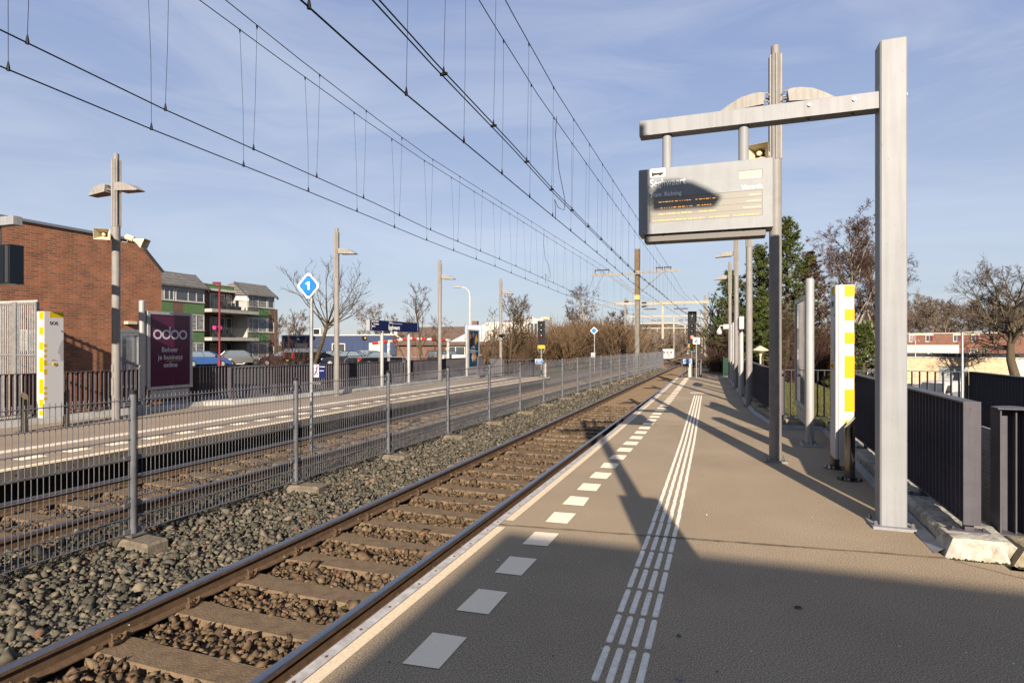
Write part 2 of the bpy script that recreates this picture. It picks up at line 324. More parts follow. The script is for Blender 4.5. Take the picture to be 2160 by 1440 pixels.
twig = mat('twigs_brown', (.13,.083,.052), .95, island=[(0,(.085,.055,.036)),(.5,(.135,.088,.055)),(1,(.19,.13,.075))])
twig_haze = mat('twigs_haze', (.24,.18,.14), .95, island=[(0,(.16,.115,.085)),(.5,(.22,.165,.125)),(1,(.29,.225,.175))])  # distance haze is put into these paler twig colours
twig_red = mat('twigs_red_brown', (.10,.055,.04), .95, island=[(0,(.07,.04,.03)),(.6,(.115,.066,.048)),(1,(.16,.10,.07))])
twig_gold = mat('twigs_straw', (.2,.13,.06), .95, island=[(0,(.09,.05,.028)),(.6,(.15,.092,.05)),(.92,(.20,.135,.07)),(1,(.32,.24,.12))])
needle = mat('pine_needles', (.03,.055,.015), .7, island=[(0,(.035,.055,.012)),(.6,(.075,.105,.02)),(.9,(.12,.145,.03)),(1,(.16,.13,.05))])
dead_needle = mat('dry_needles', (.10,.055,.03), .9, island=[(0,(.065,.035,.022)),(.7,(.11,.062,.036)),(1,(.15,.09,.05))])
grass_m = mat('grass', (.085,.098,.022), .95, c2=(.15,.125,.045), sc=1.5, lo=.35, hi=.65, bump=.6, bs=30)
soil_m = mat('soil', (.10,.085,.05), .95, c2=(.065,.07,.03), sc=.25, lo=.35, hi=.65)
# ---------------------------------------------------------------- ground
def lerp(pts, y):
    if y <= pts[0][0]: return pts[0][1]
    for (a, p), (b, q) in zip(pts, pts[1:]):
        if y <= b: return p + (q - p) * (y - a) / (b - a)
    return pts[-1][1]
def mound(x, y):                                    # the grassed bank far down the line, left of the tracks
    d = ((x + 30) / 34) ** 2 + ((y - 300) / 90) ** 2
    return 13 * max(0, 1 - d) ** 1.0 if d < 1 else 0
def gh(x, y):
    if x < -13.9: z = -.42
    elif x < 1.95: z = -.56
    elif y < 13.0: z = -3.3
    else: z = lerp([(2.6, -.22), (4.5, -.5), (10.5, -3.2)], x)
    if y > 120 and x > 1.95: z = lerp([(120, z), (200, -.6)], y)
    return z + mound(x, y)
xs = [-4000,-900,-300,-140,-80,-64,-56,-50,-44,-38,-34,-30,-26,-22,-18,-14,-13.8,-9,-5,-2,1.9,2.0,2.6,3.5,4.5,6,8,10.5,14,20,30,50,80,140,300,900,4000]
ys = [-400,-60,-20,0,6,12.9,13.1,16,20,26,34,44,55,70,90,120,150,180,200,215,230,250,270,290,310,330,350,370,390,420,600,1200,5000]
m = M(); nx = len(xs)
vsl = [(x, y, gh(x, y)) for y in ys for x in xs]
m.add(vsl, [(j*nx+i, j*nx+i+1, (j+1)*nx+i+1, (j+1)*nx+i) for j in range(len(ys)-1) for i in range(nx-1)])
m.build('ground', soil_m, smooth=True, kind='structure')
m = M(); m.add([(-70,10,-.40),(-14.3,10,-.40),(-14.3,64,-.40),(-70,64,-.40)], [(0,1,2,3)]); m.build('parking_lot', lot_m, kind='structure')
m = M()                                            # grass bank beside the platform on the right
gx = [1.2,2.6,3.5,4.5,6,8,10.5]; gy = [13.3,14,16,20,26,34,44]
m.add([(x + (0 if x > 1.3 else lerp([(13,0.0),(44,-.3)], y)), y, lerp([(2.6,-.10),(4.5,-.36),(10.5,-3.1)], x)) for y in gy for x in gx], [(j*7+i, j*7+i+1, (j+1)*7+i+1, (j+1)*7+i) for j in range(6) for i in range(6)])
m.build('grass_bank', grass_m, smooth=True, kind='structure')
m = M()
pth = [(31.2, .15, 1.35), (40, .9, 2.4), (55, 1.5, 3.2), (75, 2.2, 4.2), (110, 3.5, 6)]
for (y0, a0, b0), (y1, a1, b1) in zip(pth, pth[1:]): m.add([(a0,y0,-.08),(b0,y0,-.08),(b1,y1,-.08),(a1,y1,-.08)], [(0,1,2,3)])
m.build('footpath', speckle('path_grit', (.16,.15,.14), (.09,.085,.08), (.24,.225,.21)), kind='structure')
m = M(); m.add([(6,30,-3.17),(60,30,-3.17),(60,75,-3.17),(10,75,-3.17)], [(0,1,2,3)]); m.build('side_street', lot_m, kind='structure')

# ---------------------------------------------------------------- near platform
EDGE = [(-9,-1.95),(10,-1.95),(18,-2.02),(30.3,-2.2)]
def ex(y): return lerp(EDGE, y)
def strip(m, off0, off1, y0, y1, z, edge=ex, n=None, mi=0):
    n = n or max(1, int((y1-y0)/3)); ysn = [y0 + (y1-y0)*i/n for i in range(n+1)]
    vs = [(edge(y)+o, y, z) for y in ysn for o in (off0, off1)]
    m.add(vs, [(2*i, 2*i+1, 2*i+3, 2*i+2) for i in range(n)], mi)
def redge(y): return lerp([(-9,1.62),(12.6,1.78),(12.61,.95),(18,.66),(31,.28)], y)
m = M(); ysn = [-9,0,5,8,10,12.6,12.62,14,16,18,21,24,27,30.2]
m.add([p for y in ysn for p in ((ex(y)+.06, y, 0), (redge(y)+.2, y, 0))], [(2*i,2*i+1,2*i+3,2*i+2) for i in range(len(ysn)-1)])
m.add([(-2.13,30.2,0),(.48,30.2,0),(.55,33.2,0),(-1.2,31.2,0)], [(0,1,2,3)])
m.add([(2.0,-9,-.001),(3.2,-9,-.001),(3.2,5.15,-.001),(2.0,5.15,-.001)], [(0,1,2,3)])
m.add([(1.7,-9,-.001),(2.0,-9,-.001),(2.0,5.15,-.001),(1.7,5.15,-.001)], [(0,1,2,3)])
m.build('platform', asphalt, kind='structure')
m = M()                                            # platform wall down to the track
for a, b in zip(ysn, ysn[1:]): m.add([(ex(a)+.05,a,-.6),(ex(b)+.05,b,-.6),(ex(b)+.05,b,-.05),(ex(a)+.05,a,-.05)], [(0,3,2,1)])
m.add([(-2.13,30.25,-.6),(-1.2,31.3,-.6),(.55,33.3,-.6),(.55,33.3,-.02),(-1.2,31.3,-.02),(-2.13,30.25,-.02)], [(0,1,4,5),(1,2,3,4)])
m.build('platform_wall', dust_m, kind='structure')
m = M(); strip(m, 0, .068, -9, 30.2, .006); 
for y0 in np.arange(-9, 30.2, 3.0):
    y1 = min(y0+3, 30.2); m.add([(ex(y0),y0,-.09),(ex(y1),y1,-.09),(ex(y1),y1,.006),(ex(y0),y0,.006)], [(0,3,2,1)])
m.build('platform_edge_strip', edge_metal, kind='structure')
m = M()
for k in range(80):
    y = 1.0 + k*.305 + (.06 if k % 4 == 0 else 0); m.cyl(ex(y)+.036, y, .004, .0095, .0085, 8)
m.build('edge_strip_bolts', rust_m, kind='structure')
m = M(); strip(m, .072, .148, -9, 4.86, .004, n=8); strip(m, .072, .150, 5.06, 30.1, .004)
m.build('platform_edge_line', cream_mark, kind='structure')
m = M(); y = 2.61 - .63*5
rng = random.Random(4)
while y < 29.9:
    if not (4.72 < y < 4.9):
        a = .43 + rng.uniform(-.005,.005); L = .335 if y < 22 else .40
        j = [rng.uniform(-.006,.006) for _ in range(8)]
        m.add([(ex(y)+a+j[0], y+j[1], .004),(ex(y)+a+.205+j[2], y+j[3]+.01, .004),(ex(y)+a+.205+j[4], y+L+j[5]+.01, .004),(ex(y)+a+j[6], y+L+j[7], .004)], [(0,1,2,3)])
    y += .63
m.build('platform_safety_blocks', white_mark, kind='structure')
# tactile guide ribs: four raised rows
def tx(y): return lerp([(0,-.565),(5,-.59),(10,-.66),(19.6,-.86)], y)
def rib(m, x, y0, y1, w=.036, h=.005):
    pts = []
    for k in range(7): a = math.pi*(1 - k/6); pts.append((x + w/2*math.cos(a), y1 - w/2 + w/2*math.sin(a)))
    for k in range(7): a = -math.pi*k/6; pts.append((x + w/2*math.cos(a), y0 + w/2 + w/2*math.sin(a)))
    q = [(x + (p[0]-x)*.8, y0 + (p[1]-y0)) for p in pts]; n = len(pts)
    m.add([(a, b, 0) for a, b in pts] + [(a, b, h) for a, b in q], [(i, i+1 if i < n-1 else 0, n+(i+1)%n, n+i) for i in range(n)][::1] + [tuple(range(n, 2*n))])
m = M(); y = 2.395 - .385*4
while y < 19.5:
    L = .345 if y < 5 else .368
    if True:
        for k in range(4): rib(m, tx(y) + k*.0685, y, y + L)
    y += .385
for k in range(11): rib(m, -1.02 + k*.052, 20.55, 20.98, .026)
mm_ = m.build('tactile_ribs', rib_m, kind='structure')
m = M()                                            # expansion joints across the platform
jr = random.Random(2)
def joint(p, q, w, z=.003):
    n = 40; vs = []; 
    for i in range(n+1):
        t = i/n; x = p[0]+(q[0]-p[0])*t; y = p[1]+(q[1]-p[1])*t + jr.uniform(-.006,.006); ww = w*jr.uniform(.6,1.3)
        vs += [(x, y-ww, z), (x, y+ww, z)]
    m.add(vs, [(2*i, 2*i+2, 2*i+3, 2*i+1) for i in range(n)])
joint((-1.88,4.92),(1.62,5.28),.018); joint((-1.9,12.05),(1.55,12.3),.012); joint((-2.0,19.9),(.6,20.2),.012); joint((1.62,5.22),(2.9,4.3),.006)
m.build('platform_joint', mat('joint_bitumen', (.085,.065,.045), .9, g=1, c2=(.19,.145,.095), sc=9), kind='structure')
# litter and grit specks
litter = [(1431,1432,.02,(.30,.33,.38)),(1050,1183,.016,(.75,.77,.8)),(1432,1342,.02,(.12,.13,.15)),(1491,1087,.016,(.55,.6,.7)),(1290,923,.014,(.75,.4,.08)),(1684,1282,.03,(.05,.052,.06))]
for i, (px, py, s, c) in enumerate(litter):
    p = gp(px, py); m = M(); a = .7*i
    m.add([(s*math.cos(a+b)*q, s*math.sin(a+b)*q, hh) for b, q, hh in ((0,1,.004),(1.3,.6,.012),(2.4,.9,.004),(3.6,.55,.010),(5,.8,.005))] + [(0,0,.014)], [(k,(k+1)%5,5) for k in range(5)])
    o = m.build('litter_scrap', mat('litter_%d' % i, c, .7)); o.location = (p.x, p.y, .001)
    tag(o, ['pale grey scrap at the bottom edge, right of the ribbed rows','small white scrap lying beside a white block','grey flake of litter close to the ribbed rows','pale blue scrap on the sunlit platform','orange scrap of litter near the platform edge','black crumpled leaf lying alone in the foreground shade'][i], 'litter')

gr = random.Random(17)
for nm, cnt, c_ in (('gum_spots', 26, (.07,.058,.045)), ('pale_specks', 70, (.55,.50,.42))):
    m = M()
    for k in range(cnt):
        y = 2 + 14*gr.random()**1.3; x = gr.uniform(-1.6, 1.5); r0 = gr.uniform(.004,.009) if nm == 'gum_spots' else gr.uniform(.003,.007); a0 = gr.uniform(0,6)
        m.add([(x + r0*gr.uniform(.7,1.2)*math.cos(a0+q*.785), y + r0*gr.uniform(.7,1.2)*math.sin(a0+q*.785), .0022) for q in range(8)], [tuple(range(8))])
    o = m.build(nm, mat(nm, c_, .8, g=1)); o['kind'] = 'stuff'; o['label'] = 'trodden gum and dirt spots on the platform' if nm == 'gum_spots' else 'pale grit specks on the platform'
# ---------------------------------------------------------------- kerbs
def kerb(name, pts, mt, w=.40, h=.15, label=None, seed=1):
    r = random.Random(seed); m = M(); prof = [(0,0),(0,h-.035),(.03,h),(w-.03,h),(w,h-.035),(w,0)]
    dense = []
    for (a, b) in zip(pts, pts[1:]):
        n = max(2, int((b[1]-a[1])/.12)); dense += [(a[0]+(b[0]-a[0])*i/n, a[1]+(b[1]-a[1])*i/n) for i in range(n)]
    dense.append(pts[-1]); vs = []
    for x, y in dense: vs += [(x+u+r.uniform(-.008,.008), y, v + (r.uniform(-.008,.008) if v else 0)) for u, v in prof]
    n = len(prof); m.add(vs, [(i*n+j, i*n+j+1, (i+1)*n+j+1, (i+1)*n+j) for i in range(len(dense)-1) for j in range(n-1)])
    m.add(vs[:n], [tuple(range(n))]); m.add(vs[-n:], [tuple(range(n-1,-1,-1))])
    return m.build(name, mt, kind='structure')
kerb('platform_kerb', [(1.615,5.34),(1.66,7),(1.76,10.5),(1.85,12.55)], kerb_m, .42, .15, seed=3)
m = M(); r_ = random.Random(8)                                    # rounded broken ends of the kerb stones at the near corner
def blob(m, x0, x1, y0, y1, z1, seed, n=9):
    r = random.Random(seed); vs = []; fs = []
    for j in range(n+1):
        for i in range(n+1):
            u, v = i/n, j/n; e = min(u, 1-u, v, 1-v)*n; z = z1*(min(1, (e/1.0))**.5) if n > 5 else z1*(min(1, (e/2.0))**.5)
            vs.append((x0+(x1-x0)*u + r.uniform(-.004,.004), y0+(y1-y0)*v + r.uniform(-.004,.004), z + (r.uniform(-.004,.004) if e > 0 else 0)))
    m.add(vs, [(j*(n+1)+i, j*(n+1)+i+1, (j+1)*(n+1)+i+1, (j+1)*(n+1)+i) for j in range(n) for i in range(n)])
blob(m, 1.585, 1.985, 5.27, 5.62, .152, 1); m.build('kerb_end_stone', kerb_m, smooth=True, kind='structure')
m = M(); blob(m, 1.99, 2.6, 5.22, 5.60, .135, 2); m.build('corner_kerb_stone', kerb_old, smooth=True, kind='structure')
m = M()
for k in range(70): 
    x = 1.6 + k*.0145; s = r_.uniform(.006,.018); blob(m, x, x+s*1.8, 5.262-s - (.05 if x > 1.99 else 0), 5.285 - (.05 if x > 1.99 else 0), s*.9, k, 3)
for k in range(40):
    y = 6.9 + k*.09; s = r_.uniform(.006,.014); blob(m, 1.645+(y-7)*.028-.012, 1.645+(y-7)*.028+s, y, y+s*2.5, s*.8, k, 3)
m.build('kerb_moss', moss_m, kind='stuff', smooth=True)['label'] = 'moss growing along the foot of the kerb'
m = M(); fl = [(1.60,5.36),(1.645,7),(1.745,10.5),(1.82,12.5)]
for (x0,y0),(x1,y1) in zip(fl, fl[1:]): m.add([(x0-.075,y0,.003),(x1-.075,y1,.003),(x1,y1,.05),(x0,y0,.05)], [(0,3,2,1)])
m.add([(.98,12.50,.003),(1.77,12.46,.003),(1.79,12.54,.06),(.98,12.58,.06)], [(0,1,2,3)])
fl2 = [(.98,12.58),(.70,15.1),(.62,18),(.30,30)]
for (x0,y0),(x1,y1) in zip(fl2, fl2[1:]): m.add([(x0-.07,y0,.003),(x1-.07,y1,.003),(x1,y1,.06),(x0,y0,.06)], [(0,3,2,1)])
m.build('kerb_flashing', flash_m, kind='structure')
m = M(); m.bbox(.99,1.84,12.57,12.95,0,.15,.03); m.build('niche_kerb', kerb_old, kind='structure')
kerb('far_kerb', [(.98,12.96),(.71,15.1),(.63,18),(.31,30.4)], kerb_old, .42, .15, seed=6)

# ---------------------------------------------------------------- far platform
FEDGE = [(-6,-8.76),(14,-8.74),(20,-8.55),(28.6,-8.2)]
def fx(y): return lerp(FEDGE, y)
def fback(y): return lerp([(-6,-13.9),(11.8,-13.8),(12.6,-13.1),(20,-12.2),(29,-12.0)], y)
ysf = [-6,-1,3,6,9,11.8,12.6,14,17,20,24,28.6]
m = M(); m.add([p for y in ysf for p in ((fback(y), y, 0), (fx(y)-.05, y, 0))], [(2*i,2*i+1,2*i+3,2*i+2) for i in range(len(ysf)-1)])
m.build('far_platform', asphalt_far, kind='structure')
m = M()
for a, b in zip(ysf, ysf[1:]):
    m.add([(fx(a),a,-.20),(fx(b),b,-.20),(fx(b),b,-.012),(fx(a),a,-.012),(fx(a)-.35,a,-.20),(fx(b)-.35,b,-.20)], [(0,1,2,3),(4,5,1,0)])
m.add([(fback(28.6),28.6,-.6),(fx(28.6),28.6,-.2),(fx(28.6),28.6,0),(fback(28.6),28.6,0)], [(0,1,2,3)])
m.build('far_platform_slab_edge', slab_face, kind='structure')
m = M()
for a, b in zip(ysf, ysf[1:]): m.add([(fx(a)-.35,a,-.6),(fx(b)-.35,b,-.6),(fx(b)-.35,b,-.2),(fx(a)-.35,a,-.2)], [(0,1,2,3)])
m.build('far_platform_undercroft', recess_shade_m, kind='structure')
m = M(); strip(m, -.10, 0, -6, 28.6, -.004, fx); 
for a, b in zip(ysf, ysf[1:]): m.add([(fx(a)+.004,a,-.03),(fx(b)+.004,b,-.03),(fx(b)+.004,b,-.004),(fx(a)+.004,a,-.004)], [(0,1,2,3)])
m.build('far_platform_edge_line', white_mark, kind='structure')
m = M()
for k in range(46):
    y = 2.2 + k*.36 + (.15 if k % 2 else 0); m.tube([(fx(y)-.01,y,-.10),(fx(y)+.006,y,-.10)], .016, 8)
m.build('slab_edge_bolts', rust_m, kind='structure')
m = M(); y = .3
while y < 28.2: m.add([(fx(y)-.64,y,.004),(fx(y)-.42,y,.004),(fx(y+.34)-.42,y+.34,.004),(fx(y+.34)-.64,y+.34,.004)], [(0,1,2,3)]); y += .64
m.build('far_platform_safety_blocks', white_mark, kind='structure')
m = M(); y = .2
while y < 26:
    for k in range(4): m.box(fx(y)-1.53+k*.066, fx(y)-1.53+k*.066+.034, y, y+.355, 0.0005, .005)
    y += .385
m.build('far_tactile_ribs', rib_m, kind='structure')
def rail_line_far(y): return lerp([(-6,-13.25),(8,-13.25),(11.9,-13.15),(12.4,-12.65),(14,-12.35),(20,-11.75),(27.3,-11.75)], y)
m = M(); yk = [-6,3,8,11.9,12.4,14,17,20,24,28.4]
for a, b in zip(yk, yk[1:]):
    xa, xb = rail_line_far(a), rail_line_far(b)
    m.add([(xa+.28,a,.004),(xb+.28,b,.004),(xb+.22,b,.12),(xa+.22,a,.12),(xa-.3,a,.12),(xb-.3,b,.12)], [(0,1,2,3),(3,2,5,4)])
m.build('far_platform_kerb', mat('far_kerb_paint', (.52,.51,.48), .85, c2=(.36,.34,.29), sc=3, bump=.5, bs=30), kind='structure')

# ---------------------------------------------------------------- tracks
RZ = -.30
def rail_mesh(path, y0, y1, off):
    prof = [(-.06,0),(.06,0),(.06,.010),(.012,.026),(.008,.10),(.034,.112),(.035,.135),(.028,.146),(0,.15),(-.028,.146),(-.035,.135),(-.034,.112),(-.008,.10),(-.012,.026),(-.06,.010)]
    ysr = [y for y in [y0,3,6,10,14,18,24,30,36,42,48,55,62,70,80,90,105,120,140,160] if y0 <= y <= y1]
    m = M(); n = len(prof)
    vs = [(path(y)+off+x, y, RZ-.15+z) for y in ysr for x, z in prof]
    for i in range(len(ysr)-1):
        for j in range(n):
            k = (j+1) % n; m.add([], [], 0); m.f.append((i*n+j, i*n+k, (i+1)*n+k, (i+1)*n+j)); m.m.append(1 if j in (6,7,8,9) else 0)
    m.v = vs
    return m
def sleeper_m_(m, rr, xo=0):
    prof = [(-1.25,-.14),(1.25,-.14)]; W = .13
    top = [(-1.25,-.03),(-1.1,0),(-.55,0),(-.45,-.012),(.45,-.012),(.55,0),(1.1,0),(1.25,-.03)]
    vs = []
    for x, z in top:
        j = rr.uniform(-.006,.006)
        vs += [(x,-W,-.14),(x,-W+.004,z-.014),(x,-W+.016,z+j*.4),(x,W-.016,z+j*.4),(x,W-.004,z-.014),(x,W,-.14)]
    n = 6; m.add(vs, [(i*n+j, (i+1)*n+j, (i+1)*n+j+1, i*n+j+1) for i in range(len(top)-1) for j in range(n-1)])
    m.add(vs[:n], [tuple(range(n))]); m.add(vs[-n:], [tuple(range(n-1,-1,-1))])
    return m
def clip_mesh(s):
    m = M(); pts = []                                    # spring clip gripping one side of the rail foot
    for k in range(15):
        a = k/14*4.4*math.pi/2; rr = .032
        pts.append((s*(.085 + rr*math.cos(a)*.9), -.055 + k*.0075, .016 + rr + rr*math.sin(a)*.95))
    m.tube([(s*.052, -.03, .018)] + pts + [(s*.05, .045, .02), (s*.09,.05,.005), (s*.10,0,.012), (s*.10,-.05,.03)], [.0078]*17 + [.010,.02,.024,.018], 6)
    return m
def track(name, label, path, y0, y1, nclip):
    t = thing(name, label, 'railway track', (path(0), 0, 0)); px = path(0)
    P = lambda y: path(y) - px
    for s in (-1, 1): rail_mesh(P, y0, y1, s*.7535).build('rail', [rail_m, railtop_m], t, smooth=True, angle=25)
    rr = random.Random(5); protos = [sleeper_m_(M(), rr).build('sleeper', sleeper_m, t) for _ in range(3)]
    cms = [clip_mesh(q).build('rail_clip', rail_m, None, smooth=True) for q in (1,-1)]
    ys_ = [1.68 + .61*k for k in range(100)]
    for k, y in enumerate(ys_):
        o = protos[k] if k < 3 else protos[k % 3].copy()
        if k >= 3: C.objects.link(o); o.parent = t
        o.location = (P(y), y, RZ-.15-.002)
        if k < nclip:
            for s in (-1, 1):
                for cm in cms:
                    c = cm if (k == 0 and s == -1) else cm.copy()
                    if c is not cm: C.objects.link(c)
                    c.parent = o; c.location = (s*.7535, 0, .004)
    m = M(); y = 1.68 + 61
    while y < y1: m.box(P(y)-1.25, P(y)+1.25, y-.13, y+.13, -.6, RZ-.152); y += .61
    o = m.build('far_sleepers', sleeper_m, t); o['kind'] = 'stuff'
    return t
NEAR = lambda y: lerp([(0,-3.255),(10,-3.255),(30,-3.31),(55,-3.3),(80,-3.0),(120,-1.6),(160,.6)], y)
FAR = lambda y: lerp([(0,-7.44),(14,-7.42),(24,-7.3),(55,-6.6),(80,-6.6),(120,-5.6),(160,-3.5)], y)
track('near_track', 'railway track running along the near platform edge, brown rails on concrete sleepers', NEAR, 1.0, 160, 26)
track('far_track', 'railway track behind the mesh fence, along the opposite platform', FAR, 1.0, 160, 14)
m = M()
for off in (-.7535, .7535):                                # crossover between both tracks beyond the fence
    for (a, b) in [((-6.6,60),(-3.0,86)), ((-3.2,60),(-6.5,86)), ((-3.2,58),(2.2,100))]:
        n = 14; pr = []
        for i in range(n+1):
            u = i/n; s = u*u*(3-2*u); x = a[0]+(b[0]-a[0])*s+off; y = a[1]+(b[1]-a[1])*u; pr.append((x, y))
        for (p, q) in zip(pr, pr[1:]): m.add([(p[0]-.035,p[1],RZ+.004),(p[0]+.035,p[1],RZ+.004),(q[0]+.035,q[1],RZ+.004),(q[0]-.035,q[1],RZ+.004),(p[0]-.06,p[1],RZ-.15),(p[0]+.06,p[1],RZ-.15),(q[0]+.06,q[1],RZ-.15),(q[0]-.06,q[1],RZ-.15)], [(0,1,2,3),(0,4,5,1),(1,5,6,2),(3,2,6,7),(0,3,7,4)])
tag(m.build('track_crossover', rail_m), 'crossing switch rails between the two tracks beyond the platforms', 'switch rails')

# track bed sheets and loose stone
m = M(); m.add([(-13.9,-6,-.53),(-1.8,-6,-.53),(-1.8,32,-.53),(-.5,34,-.53),(2.2,90,-.53),(6,170,-.53),(-10,170,-.53),(-12,90,-.53),(-10.5,34,-.53),(-13.9,28,-.53)], [tuple(range(10))]); m.build('track_bed', dust_m, kind='structure')
def zb(x, y):                                              # top of the loose ballast
    d = x - NEAR(y); e = x - FAR(y)
    if abs(d) < .66: return -.492 + .02*abs(d)
    if abs(e) < .66: return -.485
    if d > 0: return -.47
    if e < 0: return -.46
    return lerp([(-6.68,-.43),(-6.2,-.425),(-5.6,-.44),(-5.2,-.44),(-4.7,-.41),(-4.15,-.375),(-4.0,-.40)], x)
def bed(name, mt, x0f, x1f, ys_, dz=-.03):
    m = M(); n = 8
    for y in ys_:
        a, b = x0f(y), x1f(y)
        for i in range(n+1): x = a+(b-a)*i/n; m.v.append((x, y, zb(x, y)+dz))
    for j in range(len(ys_)-1):
        for i in range(n): m.f.append((j*(n+1)+i, j*(n+1)+i+1, (j+1)*(n+1)+i+1, (j+1)*(n+1)+i)); m.m.append(0)
    return m.build(name, mt, smooth=True, kind='structure')
yb = [-3,0,3,6,10,14,18,24,30,40,55]
bed('ballast_bed', gravel_m, lambda y: FAR(y)+.80, lambda y: NEAR(y)-.80, yb)
def proto_stones(n, seed):
    out = []; r = random.Random(seed)
    for _ in range(n):
        bm = bmesh.new(); ax = (r.uniform(.75,1.25), r.uniform(.6,1.0), r.uniform(.42,.75))
        skip = r.randrange(8)
        for _k in range(8):                       # a jittered block with one corner broken off
            if _k == skip: continue
            bm.verts.new([(1 if _k >> j & 1 else -1)*ax[j]*.68*r.uniform(.55,1.25) + r.uniform(-.15,.15) for j in range(3)])
        bm.verts.new((r.uniform(-.4,.4), r.uniform(-.4,.4), ax[2]*r.uniform(.6,.9)))
        bmesh.ops.convex_hull(bm, input=bm.verts[:])
        for v in [v for v in bm.verts if not v.link_faces]: bm.verts.remove(v)
        bmesh.ops.triangulate(bm, faces=bm.faces[:]); bm.verts.index_update()
        out.append((np.array([v.co[:] for v in bm.verts]), np.array([[v.index for v in f.verts] for f in bm.faces]))); bm.free()
    return out
PROTO = proto_stones(26, 11)
def stones(name, mt, label, areas, seed):
    g = np.random.default_rng(seed); VV = []; FF = []; nb = 0
    for (x0, x1, y0, y1, size, dens, skip) in areas:
        cnt = int((x1-x0)*(y1-y0)*dens)
        X = g.uniform(x0, x1, cnt); Y = g.uniform(y0, y1, cnt)
        for x, y in zip(X, Y):
            if skip and skip(x, y): continue
            v, f = PROTO[g.integers(len(PROTO))]
            s = size*.5*math.exp(g.normal(-.04,.36)); a = g.uniform(0, 2*math.pi, 3)
            q = Matrix.Rotation(a[0],3,'Z') @ Matrix.Rotation((a[1]-math.pi)*.28,3,'X') @ Matrix.Rotation((a[2]-math.pi)*.28,3,'Y')
            p = v @ (np.array(q).T * s); p += (x, y, zb(x, y) + s*.30 + abs(g.normal(0,.010)) - .012)
            VV.append(p); FF.append(f + nb); nb += len(p)
    V = np.concatenate(VV).astype(np.float32); F = np.concatenate(FF).astype(np.int32)
    me = bpy.data.meshes.new(name); me.vertices.add(len(V)); me.vertices.foreach_set('co', V.ravel())
    me.loops.add(F.size); me.loops.foreach_set('vertex_index', F.ravel()); me.polygons.add(len(F))
    me.polygons.foreach_set('loop_start', np.arange(0, F.size, 3, dtype=np.int32)); me.polygons.foreach_set('loop_total', np.full(len(F), 3, dtype=np.int32))
    me.update(calc_edges=True); me.validate(); me.materials.append(mt)
    o = bpy.data.objects.new(name, me); C.objects.link(o); o['kind'] = 'stuff'; o['label'] = label
    return o
def onrail(x, y): return abs(abs(x-NEAR(y))-.7535) < .09 or abs(abs(x-FAR(y))-.7535) < .09
def foot(x, y):
    k = round((y-4.40)/2.45); yy = 4.40 + 2.45*k
    return -5.90 < x < -5.22 and abs(y-yy) < .16
def sl(x, y):
    k = (y-1.68)/.61; d = abs(k-round(k))*.61
    return onrail(x, y) or (d < .12 and abs(x-NEAR(y)) < 1.2)
def slf(x, y):
    k = (y-1.68)/.61; d = abs(k-round(k))*.61
    return onrail(x, y) or (d < .125 and abs(x-FAR(y)) < 1.2)
sk = lambda x, y: onrail(x, y) or foot(x, y) or x > NEAR(y)-.80
stones('ballast', grey_stone, 'loose grey crushed stone between the two tracks', [
    (-6.6,-4.02,1.2,6.5,.052,620,sk), (-6.6,-4.02,6.5,11,.052,480,sk), (-6.62,-4.0,11,18,.055,300,sk), (-6.6,-4.0,18,30,.07,130,sk), (-6.3,-4.0,30,52,.09,50,sk)], 21)
stones('track_ballast', brown_stone, 'rust brown crushed stone lying between the sleepers', [
    (-3.98,-2.54,2.0,7,.055,640,sl), (-3.98,-2.54,7,12,.055,420,sl), (-3.98,-2.54,12,20,.055,200,sl), (-4.22,-4.03,1.5,10,.045,250,sl), (-2.5,-1.98,1.5,8,.045,60,sl),
    (-8.15,-6.7,2.6,12,.055,380,slf), (-8.15,-6.7,12,20,.06,150,slf), (-8.75,-8.2,3,14,.05,120,slf), (-6.66,-6.3,2.6,14,.05,200,slf)], 22)
m = M(); r_ = random.Random(31)
for k in range(20):                                          # moss tufts at the sleeper edges
    y = 1.68 + .61*r_.randrange(1, 16) + r_.choice((-.15,.15)); x = -3.255 + r_.uniform(-.2,.66)
    for _ in range(5): s = r_.uniform(.012,.028); a = x + r_.uniform(-.05,.05); b = y + r_.uniform(-.02,.02); blob(m, a-s, a+s, b-s, b+s, .018, r_.randrange(999), 4); 
    for i in range(5*25): m.v[-1-i] = (m.v[-1-i][0], m.v[-1-i][1], m.v[-1-i][2] - .487)
o = m.build('track_moss', moss_m, smooth=True); o['kind'] = 'stuff'; o['label'] = 'small green moss cushions beside the sleepers'

gl = random.Random(23); m = M()
for k in range(46):                                          # bits of paper and butts lying on the track bed
    y = 2.5 + 11*gl.random()**1.4; x = gl.uniform(-6.2, -2.6); r0 = gl.uniform(.006,.016); a0 = gl.uniform(0,6); z = zb(x, y) + .035
    m.add([(x+r0*math.cos(a0), y+r0*math.sin(a0), z), (x+r0*.4*math.cos(a0+1.6), y+r0*.4*math.sin(a0+1.6), z+.006), (x-r0*math.cos(a0), y-r0*math.sin(a0), z+.004), (x-r0*.4*math.cos(a0+1.6), y-r0*.4*math.sin(a0+1.6), z+.008)], [(0,1,2),(0,2,3),(2,1,3)])
o = m.build('track_litter', mat('litter_white', (.8,.78,.74), .7)); o['kind'] = 'stuff'; o['label'] = 'scattered scraps of paper and cigarette ends on the ballast'
